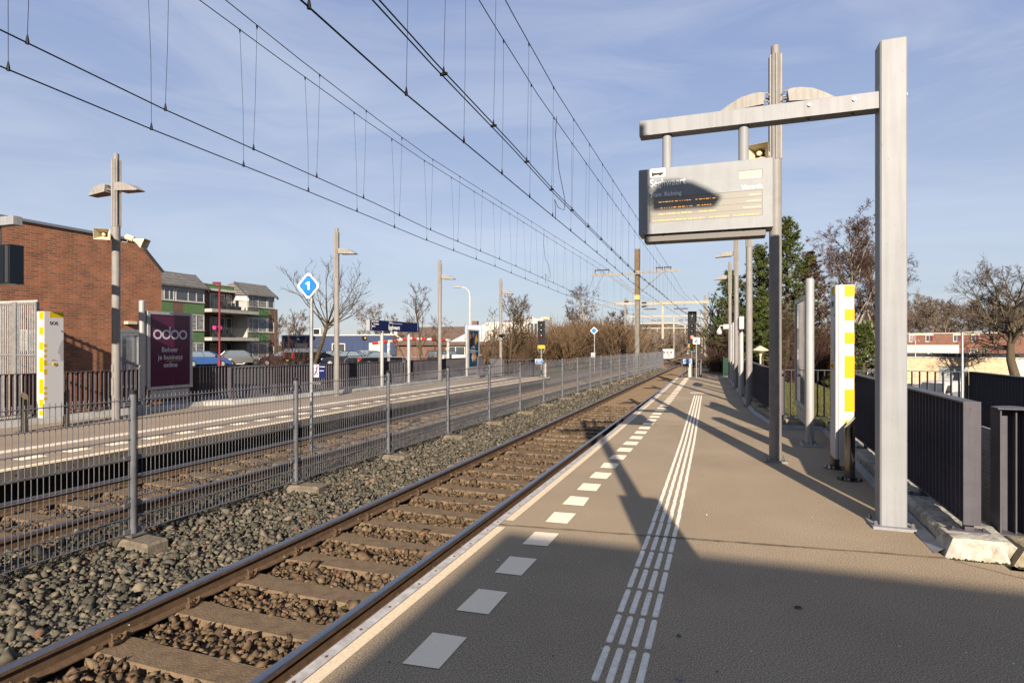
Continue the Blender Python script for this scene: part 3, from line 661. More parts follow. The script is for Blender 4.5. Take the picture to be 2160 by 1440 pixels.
# ---------------------------------------------------------------- mesh fence between the tracks
FY = [1.95 + 2.45*k for k in range(22)]
def fnx(y): return lerp([(0,-5.72),(28,-5.70),(40,-5.45),(54,-4.95)], y)
fence = thing('mesh_fence', 'long grey double rod mesh fence standing between the two tracks', 'fence', (-5.7, 0, 0))
def post_m(): 
    m = M(); m.cyl(0,0,-.34,1.11,.0335,16)
    for z in (.98,.46,-.02,-.30): m.tube([(0,0,z-.03),(0,0,z+.03)], .0365, 16)
    for s in (-1,1): 
        for z in (1.0,.45,-.03,-.30): m.box(-.012,.012,s*.035 if s > 0 else -.10,.10 if s > 0 else -.035, z-.022, z+.022)
    m.box(-.085,.085,-.085,.085,-.345,-.333)
    return m
pm = post_m().build('post', fence_m, fence, smooth=True)
capm = M().cyl(0,0,1.10,1.14,.037,16).build('cap', black_m, pm)
m = M()
for u in (-1,1):
    for w in (-1,1): m.cyl(u*.065, w*.065, -.40, -.31, .009, 8)
bms_ = build_each(m, 16, 'anchor_bolt', mat('bolt_brown', (.16,.11,.06), .7, .4), pm)
m = M(); r_ = random.Random(3); m.bbox(-.15,.40,-.125,.125,-.56,-.362,.022); fm_ = m.build('footing', footc_m, pm)
for k, y in enumerate(FY):
    if k == 0: pm.location = (fnx(y)+5.7, y, 0); continue
    p = pm.copy(); C.objects.link(p); p.location = (fnx(y)+5.7, y, 0); p.parent = fence
    for ch in [capm, fm_] + (bms_ if k < 9 else []):
        c = ch.copy(); C.objects.link(c); c.parent = p
    fm_k = [c for c in p.children if c.name.startswith('footing')]
    for c in fm_k: c.rotation_euler = (0, 0, random.Random(k).uniform(-.12,.12)); c.location = (random.Random(k+50).uniform(-.02,.03), 0, 0)
def panel(y0, y1):
    x0, x1 = fnx(y0)+5.7, fnx(y1)+5.7; L = y1-y0; m = M(); r = .0039 if y0 < 16 else .0031
    n = int(round(L/.05))
    for i in range(1, n):
        y = L*i/n; x = (x1-x0)*i/n
        m.tube([(x, y, -.335),(x, y, 1.075)], r, 5 if y0 < 12 else 4, False)
    for z in (1.04,.84,.64,.44,.24,.04,-.16,-.32):
        for d in (-.007,.007): m.tube([(d,.03,z),(x1-x0+d,L-.03,z)], .0048 if y0 < 16 else .0036, 5, False)
    o = m.build('mesh_panel', fence_m, fence); o.location = (x0, y0, 0)
for a, b in zip(FY, FY[1:]): panel(a, b)
# ---------------------------------------------------------------- railings of upright fins
def railing(label, pts, z0, z1, base, spacing=.105, depth=.10, end=(True, True), group=None, feet=1.25):
    a0 = Vector((*pts[0], 0)); t = thing('slat_railing', label, 'railing', (a0.x, a0.y, base), 0, group)
    top = M(); bot = M(); fin = None; plate = None; cnt = 0
    for (p, q) in zip(pts, pts[1:]):
        p = Vector((p[0], p[1], 0)) - a0; q = Vector((q[0], q[1], 0)) - a0; d = (q-p); L = d.length; d.normalize(); w = Vector((-d.y, d.x, 0)); ang = math.atan2(d.y, d.x)
        def obox(m, s0, s1, hw, za, zb_):
            c = [p + d*s0 - w*hw, p + d*s1 - w*hw, p + d*s1 + w*hw, p + d*s0 + w*hw]
            m.add([(v.x, v.y, za-base) for v in c] + [(v.x, v.y, zb_-base) for v in c], [(0,3,2,1),(4,5,6,7),(0,1,5,4),(1,2,6,5),(2,3,7,6),(3,0,4,7)])
        obox(top, 0, L, depth/2+.006, z1-.012, z1); obox(bot, .0, L, depth/2-.002, z0, z0+.011)
        n = max(1, int(round(L/spacing)))
        for i in range(n+1):
            if cnt >= 98: break
            if fin is None:
                fm = M(); fm.box(-.004,.004,-depth/2+.002,depth/2-.002, z0+.011-base, z1-.012-base); fin = fm.build('fin', slat_m, t); o = fin
            else: o = fin.copy(); C.objects.link(o)
            v = p + d*min(max(L*i/n, .03), L-.03); o.location = (v.x, v.y, 0); o.rotation_euler = (0, 0, ang); cnt += 1
        k = max(1, int(L/feet))
        for i in range(k+1):
            s = min(max(L*i/k, .08), L-.08); ft = M(); obox(ft, s-.03, s+.03, .03, base+.012, z0); obox(ft, s-.055, s+.055, .13, base, base+.012)
            for u in (-.1, .1): v = p + d*s + w*u; ft.cyl(v.x, v.y, .010, .03, .012, 8)
            ft.build('foot', slat_m, t)
    top.build('top_rail', slat_m, t); bot.build('bottom_rail', slat_m, t)
    p0, p1, q0, q1 = Vector((*pts[0],0)), Vector((*pts[1],0)), Vector((*pts[-1],0)), Vector((*pts[-2],0))
    for use, e, o in ((end[0], p0, p1), (end[1], q0, q1)):
        if use:
            d = (o-e).normalized(); w = Vector((-d.y, d.x, 0)); m = M(); c = [e - a0 - w*(depth/2+.006) - d*.008, e - a0 - w*(depth/2+.006) + d*.004, e - a0 + w*(depth/2+.006) + d*.004, e - a0 + w*(depth/2+.006) - d*.008]
            m.add([(v.x, v.y, z0-base-.004) for v in c] + [(v.x, v.y, z1-base+.003) for v in c], [(0,3,2,1),(4,5,6,7),(0,1,5,4),(1,2,6,5),(2,3,7,6),(3,0,4,7)])
            m.build('end_plate', slat_m, t)
    return t
railing('dark slatted railing along the white kerb, nearest one on the right', [(1.80,5.46),(1.86,8),(1.98,12.5)], .222, 1.165, .15, .102)
railing('short slatted railing crossing behind the information board', [(1.02,12.80),(2.1,12.96),(4.22,13.02)], .20, 1.12, .15, .122, .08)
railing('dark railing on the outer side of the stairwell at the right edge', [(4.30,13.0),(4.30,8.6),(4.30,4.2)], .20, 1.12, .16, .105, .10)
railing('slatted railing behind the row of lamp posts', [(1.12,13.1),(.92,15.1),(.83,18),(.73,21.6)], .20, 1.11, .15, .105)
railing('farthest slatted railing along the end of the near platform', [(.72,21.9),(.50,30.2)], .20, 1.11, .15, .105)
railing('open looking railing behind the opposite emergency column', [(-13.3,4.2),(-13.3,8),(-13.2,11.9),(-13.22,13.2)], .20, 1.03, .12, .105)
railing('slatted railing from the purple poster to the blue name board', [(-12.62,12.5),(-12.37,14),(-11.9,18.2),(-11.82,20.2)], .20, 1.0, .12, .105)
railing('slatted railing between the name board and the teal poster', [(-11.81,20.4),(-11.78,27.3)], .20, 1.0, .12, .105)
# post of the stair handrail: an H section with a cap plate
t = thing('rail_post', 'free standing H shaped steel post beside the railing end', 'post', (2.13,5.72,0))
m = M()
for x in (-.09,.085): m.box(x, x+.010, -.09, .09, .13, 1.10)
m.box(-.08,.085,.02,.03,.13,1.10); m.box(.02,.03,-.06,.08,.13,1.10); m.build('post', slat_m, t)
M().prism([(-.115,-.12),(.14,-.12),(.14,.02),(.06,.13),(-.02,.10),(-.115,.02)], 1.10, 1.112, 'z').build('cap_plate', slat_m, t)
M().box(-.11,.12,-.11,.11,.12,.13).build('base_plate', slat_m, t)
# stairwell walls and steps
m = M(); m.box(4.15,4.45,-9,13.1,-3.3,.155); m.box(2.02,4.15,13.02,13.3,-3.3,.14); m.box(2.0,2.06,5.7,13.02,-3.3,-.0); m.box(4.45,9,13.0,13.3,-3.3,-.35)
tag(m.build('stairwell_wall', brick_grey), 'grey stairwell wall beside and below the near platform', 'wall')
m = M()
for k in range(18): m.box(2.06,4.14,5.2+.29*k,5.2+.29*(k+1),-3.3,-.0-.172*k)
m.box(2.06,4.14,10.42,13.0,-3.3,-3.1)
tag(m.build('stair_flight', conc_m), 'concrete stair flight going down beside the platform', 'stairs')

# ---------------------------------------------------------------- the hanging departure display and its frame
def bolt(m, p, r=.014, h=.03): m.tube([p, (p[0],p[1],p[2]+h*.7),(p[0],p[1],p[2]+h)], [r, r, r*.5], 8)
def frame(label, dlabel, loc, s, front):
    t = thing('sign_frame', label, 'sign frame', loc)
    m = M(); m.bbox(-.103,.103,-.10,.10,.02,4.28,.012); m.build('pillar', steelgrey, t)
    m = M(); m.bbox(-.17,.17,-.16,.16,0,.022,.006); b = m.build('base_plate', steelgrey, t)
    m = M()
    for u in (-1,1):
        for w in (-.6,.6): bolt(m, (u*.14, w*.18, .022), .016, .04)
    build_each(m, 24, 'anchor_bolt', bolt_m, b)
    m = M(); x0, x1 = (-2.19, -.103) if s > 0 else (.103, 2.19); m.bbox(x0, x1, -.078, .072, 3.69, 3.84, .006); bm = m.build('beam', steelgrey, t)
    m = M()
    for x in (-.30,-.66):
        m.tube([(s*x,-.078,3.79),(s*x,-.094,3.79)], .014, 8); m.tube([(s*x,0,3.69),(s*x,0,3.672)], .014, 8)
    build_each(m, 16, 'beam_bolt', bolt_m, bm)
    m = M(); m.tube([(s*.103,-.02,3.79),(s*.116,-.02,3.79)], .03, 10); m.build('end_bolt', bolt_m, t)
    for x in ((-1.925,-1.216) if s > 0 else (-1.66,-1.1)): M().cyl(s*x, 0, 3.335, 3.69, .047, 20).build('hanger', steelgrey, t, smooth=True)
    return t
frame('tall grey T shaped sign frame with a square pillar, nearest on the right', '', (1.40,6.06,0), 1, True)
frame('sign frame at the left edge reaching over the opposite platform', '', (-13.72,6.75,0), -1, False)
d = thing('departure_display', 'grey departure display hanging under the beam, showing tram times', 'display', (-.79,5.93,2.695))
W, H = 1.225, .64
m = M(); m.bbox(0, W, 0, .27, 0, H, .008); body = m.build('housing', disp_m, d)
m = M(); m.bbox(.05, W-.06, .04, .235, -.068, -.0005, .004); m.build('lower_box', mat('display_lower', (.20,.19,.175), .6, .2), d)
m = M()
for k in range(3):
    for x in (.12+.05*k, .95+.05*k): m.box(x, x+.03, .10, .106, -.0705, -.068)
for x in (.24, .98): m.cyl(x, .02, -.006, 0.0, .013, 10); m.cyl(x-.02, .06, -.074, -.068, .013, 10)
m.build('screws', dark_m, d)
m = M()                                              # recessed display windows with bevelled reveals
sx0, sx1, sz0, sz1 = .11, 1.13, .11, .345
m.box(sx0, sx1, -.0025, -.0005, sz0, sz1); sc_ = m.build('screen', screen_m, d)
m = M(); m.box(.93, 1.13, -.0025, -.0005, .455, .535); m.build('clock_window', mat('clock_panel', (.52,.47,.39), .4), d)
m = M()
for (a, b, c, e) in ((sx0-.003, sx1+.003, sz1, sz1+.003), (sx0-.003, sx0, sz0, sz1), (sx1, sx1+.003, sz0, sz1), (.927,1.133,.535,.538), (1.13,1.133,.455,.535)): m.box(a, b, -.0035, -.0005, c, e)
for z in (.287,.228,.170): m.box(sx0, sx1, -.0035, -.0027, z, z+.0014)
m.box(.44,.4412,-.0035,-.0027,sz0,sz1)
m.build('screen_lines', line_m, sc_)
rr = random.Random(12)
def ledrow(x0, x1, z, gaps, mt, hh=.006, fine=False):
    m = M(); x = x0
    while x < x1:
        w = rr.choice((.006,.008,.016,.028)) if not fine else .007
        if not any(a < x < b for a, b in gaps): m.box(x, min(x+w, x1), -.0045, -.0030, z, z+hh)
        x += w + rr.choice((.007,.010,.016)) if not fine else .014
    return m.build('lit_row', mt, sc_)
ledrow(.195,.72,.301,[(.50,.54)],led); ledrow(.215,.70,.243,[(.50,.535)],led); ledrow(.195,.72,.183,[(.50,.54)],led); ledrow(.14,1.12,.122,[(.30,.315),(.62,.64),(.83,.85)],led)
ledrow(1.02,1.12,.306,[],led_faint,.005,True); ledrow(1.0,1.12,.248,[],led_faint,.005,True); ledrow(.97,1.12,.189,[],led_faint,.005,True); ledrow(.97,1.11,.468,[],led_faint,.006,True)
text('Seghwaert', .098, white_t, d, 'lettering', .11, .462, bold=.0009, sx=.82); text('Tram  Richting', .058, white_t, d, 'lettering', .11, .362, bold=.0004, sx=.86)
text('Vertrek', .058, white_t, d, 'lettering', 1.13, .362, align='RIGHT', bold=.0008, sx=.97)
m = M(); m.box(.11,.255,-.0025,-.0005,.555,.636); ic = m.build('tram_icon', white_t, d)
m = M(); bx = lambda a,b,c,e: m.box(.11+a,.11+b,-.004,-.0027,.555+c,.555+e)
m.prism([(.128,.572),(.237,.572),(.237,.592),(.234,.618),(.138,.618),(.128,.592)], -.0040, -.0027, 'y')
for x in (.030,.100): m.prism([(.11+x+.012*math.cos(a), .569+.007*math.sin(a)) for a in [2*math.pi*i/10 for i in range(10)]], -.0042, -.0027, 'y')
for k in range(3): m.tube([(.16+.02*k,-.0035,.618),(.166+.02*k,-.0035,.625),(.176+.02*k,-.0035,.627)], .0013, 4)
m.build('tram_figure', black_m, ic)
m = M()
for k in range(4): m.box(.141+.0235*k,.160+.0235*k,-.0052,-.0042,.595,.612)
m.build('tram_windows', white_t, ic)
d2 = thing('departure_display', 'dark display cut off by the left edge of the picture', 'display', (-12.76,6.60,2.66))
m = M(); m.bbox(0,1.225,.02,.25,0,.68,.006); m.build('housing', dark_disp, d2)
m = M(); m.box(1.12,1.20,0.012,.02,.02,.66); m.build('side_frame', mat('display_edge', (.05,.055,.06), .4), d2)
m = M(); m.box(.05,1.10,.010,.019,.04,.64); m.build('screen', mat('display_off', (.01,.018,.028), .12), d2)

# ---------------------------------------------------------------- platform lamps
def lamp_head(m, s):
    prof = [(.14,.155),(.16,.0),(.72,-.03),(.74,-.015),(.60,.065),(.45,.13),(.30,.165),(.20,.17)]
    wid = [.14,.15,.10,.09,.12,.15,.15,.145]; n = len(prof)
    vs = [(s*x, -w, z) for (x, z), w in zip(prof, wid)] + [(s*x, w, z) for (x, z), w in zip(prof, wid)]
    fs = [(i, (i+1)%n, n+(i+1)%n, n+i) for i in range(n)] + [tuple(range(n-1,-1,-1)), tuple(range(n,2*n))]
    if s < 0: fs = [f[::-1] for f in fs]
    return m.add(vs, fs)
def lamp(label, loc, heads, rz=0, top=5.72, group='platform lamps', proto={}):
    t = thing('platform_lamp', label, 'lamp post', loc, rz, group)
    if 'p' not in proto:
        proto['p'] = M().cyl(0,0,.02,4.2,.081,24).build('pole', pole_m, t, smooth=True)
        m = M(); prof = []
        for k in range(48):
            a = 2*math.pi*k/48; r = .094 if k % 4 in (0,1) else .080
            if k in (0,1,2,24,25,26): r = .068
            prof.append((r*math.cos(a), r*math.sin(a)))
        m.prism(prof, 4.16, 5.60, 'z'); proto['f'] = m.build('fluted_shaft', pole_m, t)
        proto['c'] = M().cyl(0,0,5.60,5.73,.058,20).build('cap', pole_m, t, smooth=True)
        m = M(); m.bbox(-.15,.15,-.15,.15,0,.022,.006); proto['b'] = m.build('base_plate', pole_m, t)
        m = M(); m.bbox(-.16,.16,-.16,.16,-.02,.006,.006); m.build('mortar_bed', kerb_old, proto['b'])
        m = M()
        for u in (-1,1):
            for w in (-1,1): bolt(m, (u*.118, w*.118, .022), .015, .05)
        build_each(m, 24, 'anchor_nut', bolt_m, proto['b'])
        m = M(); m.box(-.035,.035,-.0845,-.079,.55,.92); m.box(-.035,.035,-.0845,-.079,1.05,1.2); proto['d'] = m.build('service_door', pole_m, t)
    else:
        for k in ('p','f','c','b','d'):
            o = proto[k].copy(); C.objects.link(o); o.parent = t
            if k == 'b':
                for g in proto['b'].children: c = g.copy(); C.objects.link(c); c.parent = o
    for s in heads:
        key = 'h%d' % s
        if key not in proto:
            m = lamp_head(M(), s); h = m.build('lamp_head', lamp_m, t, smooth=True, angle=30); proto[key] = h
            m = M(); m.add([(s*.17,-.13,-.004),(s*.69,-.085,-.033),(s*.69,.085,-.033),(s*.17,.13,-.004)], [(0,1,2,3)] if s > 0 else [(3,2,1,0)]); m.build('lens', lens_m, h)
            m = M()
            for w in (-.10,.10):
                m.tube([(s*.07,w*.5,.13),(s*.11,w*.9,.162),(s*.19,w,.158)], .011, 6); m.tube([(s*.07,w*.5,.04),(s*.11,w*.9,.06),(s*.17,w,.07)], .011, 6)
            m.tube([(s*.08,.0,.12),(s*.12,.02,.08),(s*.17,.0,.13)], .008, 6)
            m.build('bracket', lamp_m, h)
            h.location = (0, 0, 4.90)
        else:
            o = proto[key].copy(); C.objects.link(o); o.parent = t
            for g in proto[key].children: c = g.copy(); C.objects.link(c); c.parent = o
    return t
lamp('twin headed grey lamp post behind the departure display', (.68,8.91,0), (-1,1))
lamp('lamp post hidden behind the display, second of the row on the right', (.64,16.62,0), (-1,1))
lamp('single headed lamp post on the right whose arm ends below the display', (.455,23.2,-.02), (-1,))
lamp('lamp post carrying the white camera, farthest on the right', (.305,30.4,-.10), (-1,))
lamp('lamp post beside the photographer, only its shadow falls into view', (.66,.92,.26), (-1,1))
lamp('twin headed lamp post in front of the brick wall, on the opposite platform', (-12.29,9.07,-.02), (-1,1))
lamp('lamp post rising beside the blue diamond sign', (-11.55,15.75,-.42), (1,))
lamp('lamp post between the name board and the teal poster', (-11.54,22.97,-.45), (1,))
lamp('farthest lamp post on the opposite platform, with a small black camera', (-11.4,30.02,-.5), (1,))
# horn loudspeakers
def horn(label, loc, rz, tilt=0):
    t = thing('horn_speaker', label, 'loudspeaker', loc, rz); t.scale = (1.12,)*3
    m = M(); W, Hh = .135, .10; n = 5; r0 = []; 
    for k in range(n+1):
        u = k/n; f = .22 + .78*u**1.5; r0.append((-.02 - .24*u, W*f, Hh*f))
    vs = []; fs = []
    for (y, w, h) in r0: vs += [(-w,y,-h),(w,y,-h),(w,y,h),(-w,y,h)]
    for k in range(n):
        for j in range(4): fs.append((4*k+j, 4*k+(j+1)%4, 4*k+4+(j+1)%4, 4*k+4+j))
    m.add(vs, fs); b = len(vs)
    m.add([(x*.95, y+.004, z*.94) for x, y, z in vs], [f[::-1] for f in fs]); 
    m.add(vs[-4:] + [(x*.95, y+.004, z*.94) for x, y, z in vs[-4:]], [(j,(j+1)%4,4+(j+1)%4,4+j) for j in range(4)])
    m.tube([(0,-.03,0),(0,.10,0)], [.055,.06], 16); m.tube([(0,.10,0),(0,.12,0)], [.06,.045], 16)
    h = m.build('horn', beige, t, smooth=True, angle=35)
    M().tube([(0,-.03,0),(0,-.16,0),(0,-.17,0)], [.03,.03,.02], 14).build('driver', beige, h, smooth=True)
    M().tube([(0,.06,-.05),(0,.06,-.10),(.0,.14,-.12)], .012, 8).build('bracket', galv, t)
    for o in t.children: o.rotation_euler = (tilt, 0, 0)
    return t
horn('beige horn loudspeaker peeking over the departure display', (.50,8.62,4.17), R(-18), R(10))
horn('beige horn loudspeaker facing us on the opposite twin lamp post', (-12.28,8.85,3.93), R(38), R(6))
horn('beige horn loudspeaker turned away to the right on the opposite twin lamp post', (-12.05,9.25,3.90), R(118), R(22))
# cameras
t = thing('security_camera', 'white dome camera hanging from the farthest right lamp post', 'camera', (.24,30.3,2.33))
M().bbox(-.24,.02,-.06,.06,.06,.28,.02).build('housing', white_p, t); M().tube([(-.24,0,.22),(-.38,0,.2),(-.42,0,.08)], .03, 8).build('arm', white_p, t, smooth=True)
M().tube([(-.42,0,.10),(-.42,0,.02),(-.42,0,-.10),(-.42,0,-.20)], [.05,.09,.14,.10], 14).build('dome', white_p, t, smooth=True); M().tube([(-.42,0,-.19),(-.42,0,-.26)], [.09,.03], 12).build('lens', dark_m, t)
t = thing('security_camera', 'small black camera on the farthest opposite lamp post', 'camera', (-11.3,29.9,2.1))
M().tube([(0,0,.1),(0,0,.06),(0,0,0)], [.05,.17,.2], 12).build('dome_hood', dark_m, t); M().tube([(0,0,0),(0,0,-.1)], [.12,.05], 12).build('dome', lens_dark, t); M().box(-.12,.04,-.03,.03,-.22,.05).build('bracket', galv, t)

# ---------------------------------------------------------------- emergency columns
def sos(label, loc, top, s):
    # s = 1: broad face looks to -x (near platform); s = -1: to +x (opposite platform). u runs from the viewer's left on the broad face
    t = thing('emergency_column', label, 'emergency column', loc)
    z0 = .20; w, dp = .205, .36
    Y = (lambda u: dp-u) if s > 0 else (lambda u: u)
    def xb(m, x0, x1, y0, y1, za, zc): m.box(min(s*x0,s*x1), max(s*x0,s*x1), min(y0,y1), max(y0,y1), za, zc)
    m = M(); m.bbox(min(0,s*w), max(0,s*w), 0, dp, z0, top, .006); m.build('cabinet', white_p, t)
    m = M(); xb(m,.028,.033,-.0012,0,z0,top); m.build('door_gap', trim_d, t)
    m = M(); xb(m,-.0014,0,.012,dp-.012,z0+.01,top-.01); m.build('door_panel', greylt, t)
    for a, b in [(.012,.145),(.30,.435),(.585,.72),(.87,1.14),(1.28,1.55),(1.66,1.80),(1.87,1.955)]:
        m = M(); xb(m,.10 if s > 0 else .010,w+.0012 if s > 0 else .125,-.0025,0,max(top-b,z0),top-a); m.build('yellow_stripe', yellow, t)
    if s > 0:
        for a, b in ((1.0,1.12),(1.2,1.3),(1.42,1.52),(1.62,1.75),(1.84,1.96)): m = M(); xb(m,w,w+.0018,-.0025,.06,max(top-b,z0),top-a); m.build('yellow_stripe', yellow, t)
    m = M(); xb(m,-.003,0,Y(.10),Y(.352),top-.11,top-.008); m.build('yellow_band', yellow, t)
    for (a, b) in ((.62,.67),(.72,.765),(.82,.865),(.92,1.02),(1.09,1.19),(1.42,1.465),(1.52,1.565),(1.62,1.67)): m = M(); xb(m,-.003,0,Y(0),Y(.05),top-b,top-a); m.build('yellow_mark', yellow, t)
    o = text('SOS', .085, black_m, t, 'lettering', 0, 0, bold=.0015); o.rotation_euler = (0,0,R(-90*s)); o.location = (-.0016*s, Y(.10), top-.25)
    m = M(); m.tube([(-.001*s,Y(.185),top-1.0),(-.012*s,Y(.185),top-1.0)], .036, 20); b = m.build('call_button', amberplate, t)
    m = M(); m.tube([(-.012*s,Y(.185),top-1.0),(-.016*s,Y(.185),top-1.0)], .018, 16); m.build('button_grille', mat('button_green', (.12,.16,.03), .5), b)
    m = M(); xb(m,-.003,0,Y(.05),Y(.15),top-1.004,top-.996); m.build('pointer_line', yellow, t)
    m = M(); m.tube([(-.001*s,Y(.32),top-.37),(-.008*s,Y(.32),top-.37)], .012, 10); m.build('lock', black_m, t)
    m = M(); zz = top-.52; pf = [(0,0),(0,-.42),(.045,-.42),(.055,-.39),(.05,-.375),(.065,-.36),(.055,-.34),(.068,-.325),(.062,-.30),(.105,-.27),(.085,-.21),(.07,-.13),(.03,-.04)]
    m.add([(-.0030*s, Y(dp-.013-y), zz+z) for y, z in pf], [tuple(range(len(pf)))]); m.build('face_profile', mat('profile_grey', (.42,.42,.44), .5), t)
    m = M(); xb(m,-.002,0,Y(.14),Y(.20),top-.925,top-.915); xb(m,-.002,0,Y(.14),Y(.26),top-.94,top-.935); m.build('small_print', trim_d, t)
    return t
sos('white emergency column with yellow stripes, beside the near grey pillar', (1.30,8.17,0), 2.34, 1)
sos('white emergency column reading SOS on the opposite platform', (-12.02,7.47,.03), 2.21, -1)
def bollard(label, loc, hgt=.70, rz=0):
    t = thing('steel_bollard', label, 'bollard', loc, rz, 'steel guard bollards')
    n = 24; m = M(); r = .057
    vs = [(r*math.cos(2*math.pi*i/n), r*math.sin(2*math.pi*i/n), .012) for i in range(n)] + [(r*math.cos(2*math.pi*i/n), r*math.sin(2*math.pi*i/n), hgt + r*math.cos(2*math.pi*i/n)*1.15) for i in range(n)]
    m.add(vs, [(i,(i+1)%n,n+(i+1)%n,n+i) for i in range(n)] + [tuple(range(n,2*n))]); m.build('post', steel, t, smooth=True)
    f = M().cyl(0,0,0,.012,.135,28).build('flange', steel, t, smooth=True)
    m = M()
    for k in range(6): a = k*math.pi/3+.3; bolt(m, (.108*math.cos(a), .108*math.sin(a), .012), .011, .022)
    build_each(m, 24, 'flange_bolt', bolt_m, f)
bollard('slant topped steel bollard in front of the near emergency column', (1.42,7.97,0), .68)
bollard('steel bollard half hidden behind the near emergency column', (1.37,8.66,0), .68)
bollard('slant topped steel bollard left of the opposite emergency column', (-12.20,7.25,0), .66, R(180))
bollard('steel bollard right of the opposite emergency column', (-12.22,8.0,0), .66, R(0))

# ---------------------------------------------------------------- poster boards
def board(label, loc, rz, e, w=1.28, z0=.53, z1=2.42, post=True, th=.11):
    t = thing('poster_board', label, 'poster board', loc, rz)
    m = M(); m.cyl(0,0,.02,2.64,.064,22); m.tube([(0,0,2.64),(0,0,2.665)], [.064,.045], 22); m.build('post', board_m, t, smooth=True)
    m = M(); m.bbox(-.16,.16,-.13,.13,0,.03,.008); m.prism([(-.15,.03),(-.064,.03),(-.064,.19)], -.006, .006, 'y'); m.prism([(.064,.03),(.15,.03),(.064,.19)], -.006, .006, 'y'); b = m.build('base_plate', board_m, t)
    m = M()
    for u in (-1,1):
        for v in (-1,1): bolt(m, (u*.12, v*.09, .03), .016, .04)
    build_each(m, 24, 'anchor_nut', bolt_m, b)
    x0, x1 = (.10, .10+w) if e > 0 else (-.10-w, -.10)
    fw = .085; fr = M()
    fr.bbox(x0, x0+fw, -th/2, th/2, z0, z1, .008); fr.bbox(x1-fw, x1, -th/2, th/2, z0, z1, .008); fr.box(x0+fw, x1-fw, -th/2+.001, th/2-.001, z0, z0+.07); fr.box(x0+fw, x1-fw, -th/2+.001, th/2-.001, z1-.07, z1)
    fr.box(min(.06*e, x0 if e > 0 else x1), max(.06*e, x0 if e > 0 else x1), -.02, .02, z0+.1, z1-.1); fr.build('frame', board_m, t)
    M().box(x0+.10, x1-.10, -.03, .03, z0-.24, z0-.03).build('foot_panel', board_m, t)
    m = M(); m.box((x0+x1)/2-.045,(x0+x1)/2+.045,-th/2-.003,-th/2,z1-.045,z1-.015); m.build('badge', blue_plate, t)
    return t, x0+fw, x1-fw, z0+.07, z1-.07, -th/2+.018
t, a, b, c, e, yf = board('poster board with a purple advertisement on the opposite platform', (-12.98,10.21,0), R(90), 1)
m = M(); m.box(a, b, yf, .03, c, e); p = m.build('poster', purple, t)
m = M()
def ring(m, x, z, r, w, y=yf-.003, n=40):
    vs = []
    for k in range(n): q = 2*math.pi*k/n; vs += [(x+(r+w/2)*math.cos(q), y, z+(r+w/2)*math.sin(q)), (x+(r-w/2)*math.cos(q), y, z+(r-w/2)*math.sin(q))]
    m.add(vs, [(2*k, (2*k+2)%(2*n), (2*k+3)%(2*n), 2*k+1) for k in range(n)])
cx = (a+b)/2; zc = 1.865
for k in range(4): ring(m, cx - .358 + .239*k, zc, .098, .044)
m.add([(cx-.358+.239+.076, yf-.0035, zc), (cx-.358+.239+.120, yf-.0035, zc), (cx-.358+.239+.120, yf-.0035, zc+.185), (cx-.358+.239+.076, yf-.0035, zc+.185)], [(0,1,2,3)])
m.build('logo_lettering', lilac, p)
for s_, z, sz in (('Beheer', 1.435, .175), ('je business', 1.25, .175), ('online', 1.06, .175)): text(s_, sz, lilac, p, 'lettering', cx + (.0 if s_ != 'Beheer' else -.02), z, y=yf-.003, align='CENTER', bold=.0015, sx=.92)
m = M(); m.add([(cx-.13,yf-.003,1.20),(cx+.32,yf-.003,1.212),(cx+.32,yf-.003,1.222),(cx-.13,yf-.003,1.212)], [(0,1,2,3)]); m.build('underline', orange_l, p)
m = M()
for q in (-25, 15, 55, 95): m.tube([(cx+.27+.03*math.cos(R(q)), yf-.003, 1.50+.03*math.sin(R(q))), (cx+.27+.085*math.cos(R(q)), yf-.003, 1.50+.085*math.sin(R(q)))], .005, 5)
m.build('spark_marks', red_l, p)
t, a, b, c, e, yf = board('information board seen edge on beside the near lamp post', (1.30,10.45,0), R(-90), -1, w=1.5)
m = M(); m.box(a, b, yf, .03, c, e); p = m.build('glass_pane', board_glass, t)
m = M(); m.box(a+.04,b-.04,-.016,.02,c+.03,c+.05); 
t, a, b, c, e, yf = board('poster board with a teal advertisement far along the opposite platform', (-11.62,26.0,-.05), R(90), 1, w=1.36)
m = M(); m.box(a, b, yf, .03, c, e); p = m.build('poster', mat('poster_teal', (.018,.085,.15), .2, c2=(.01,.05,.10), sc=2), t)
def quad(m, pts, y=None): m.add([(x, yf-.003 if y is None else y, z) for x, z in pts], [tuple(range(len(pts)))])
W_ = b-a
m = M(); quad(m, [(a,c+.95),(a+.35*W_,c+.95),(a+.45*W_,c+1.45),(a+.38*W_,e-.1),(a+.05*W_,e-.2),(a,c+1.3)]); m.build('dark_coats', mat('poster_dark', (.02,.014,.02), .3), p)
for x in (.14,.42):
    m = M(); quad(m, [(a+x*W_+.10*math.cos(q)*1.0, e-.27+(.08 if x > .3 else 0)+.13*math.sin(q)) for q in [2*math.pi*k/14 for k in range(14)]], yf-.005); m.build('printed_face', mat('poster_skin', (.33,.15,.10), .4), p)
m = M(); quad(m, [(a+.62*W_,c+1.05),(a+.92*W_,c+1.3),(a+.74*W_,c+1.62),(a+.58*W_,c+1.25)], yf-.004); quad(m, [(a+.42*W_,c+.46),(a+.58*W_,c+.25),(a+.76*W_,c+.47),(a+.58*W_,c+.70)], yf-.004); m.build('orange_diamonds', orange_l, p)
m = M(); quad(m, [(a+.22*W_,c+.46),(a+.38*W_,c+.22),(a+.50*W_,c+.47),(a+.38*W_,c+.70)], yf-.0045)
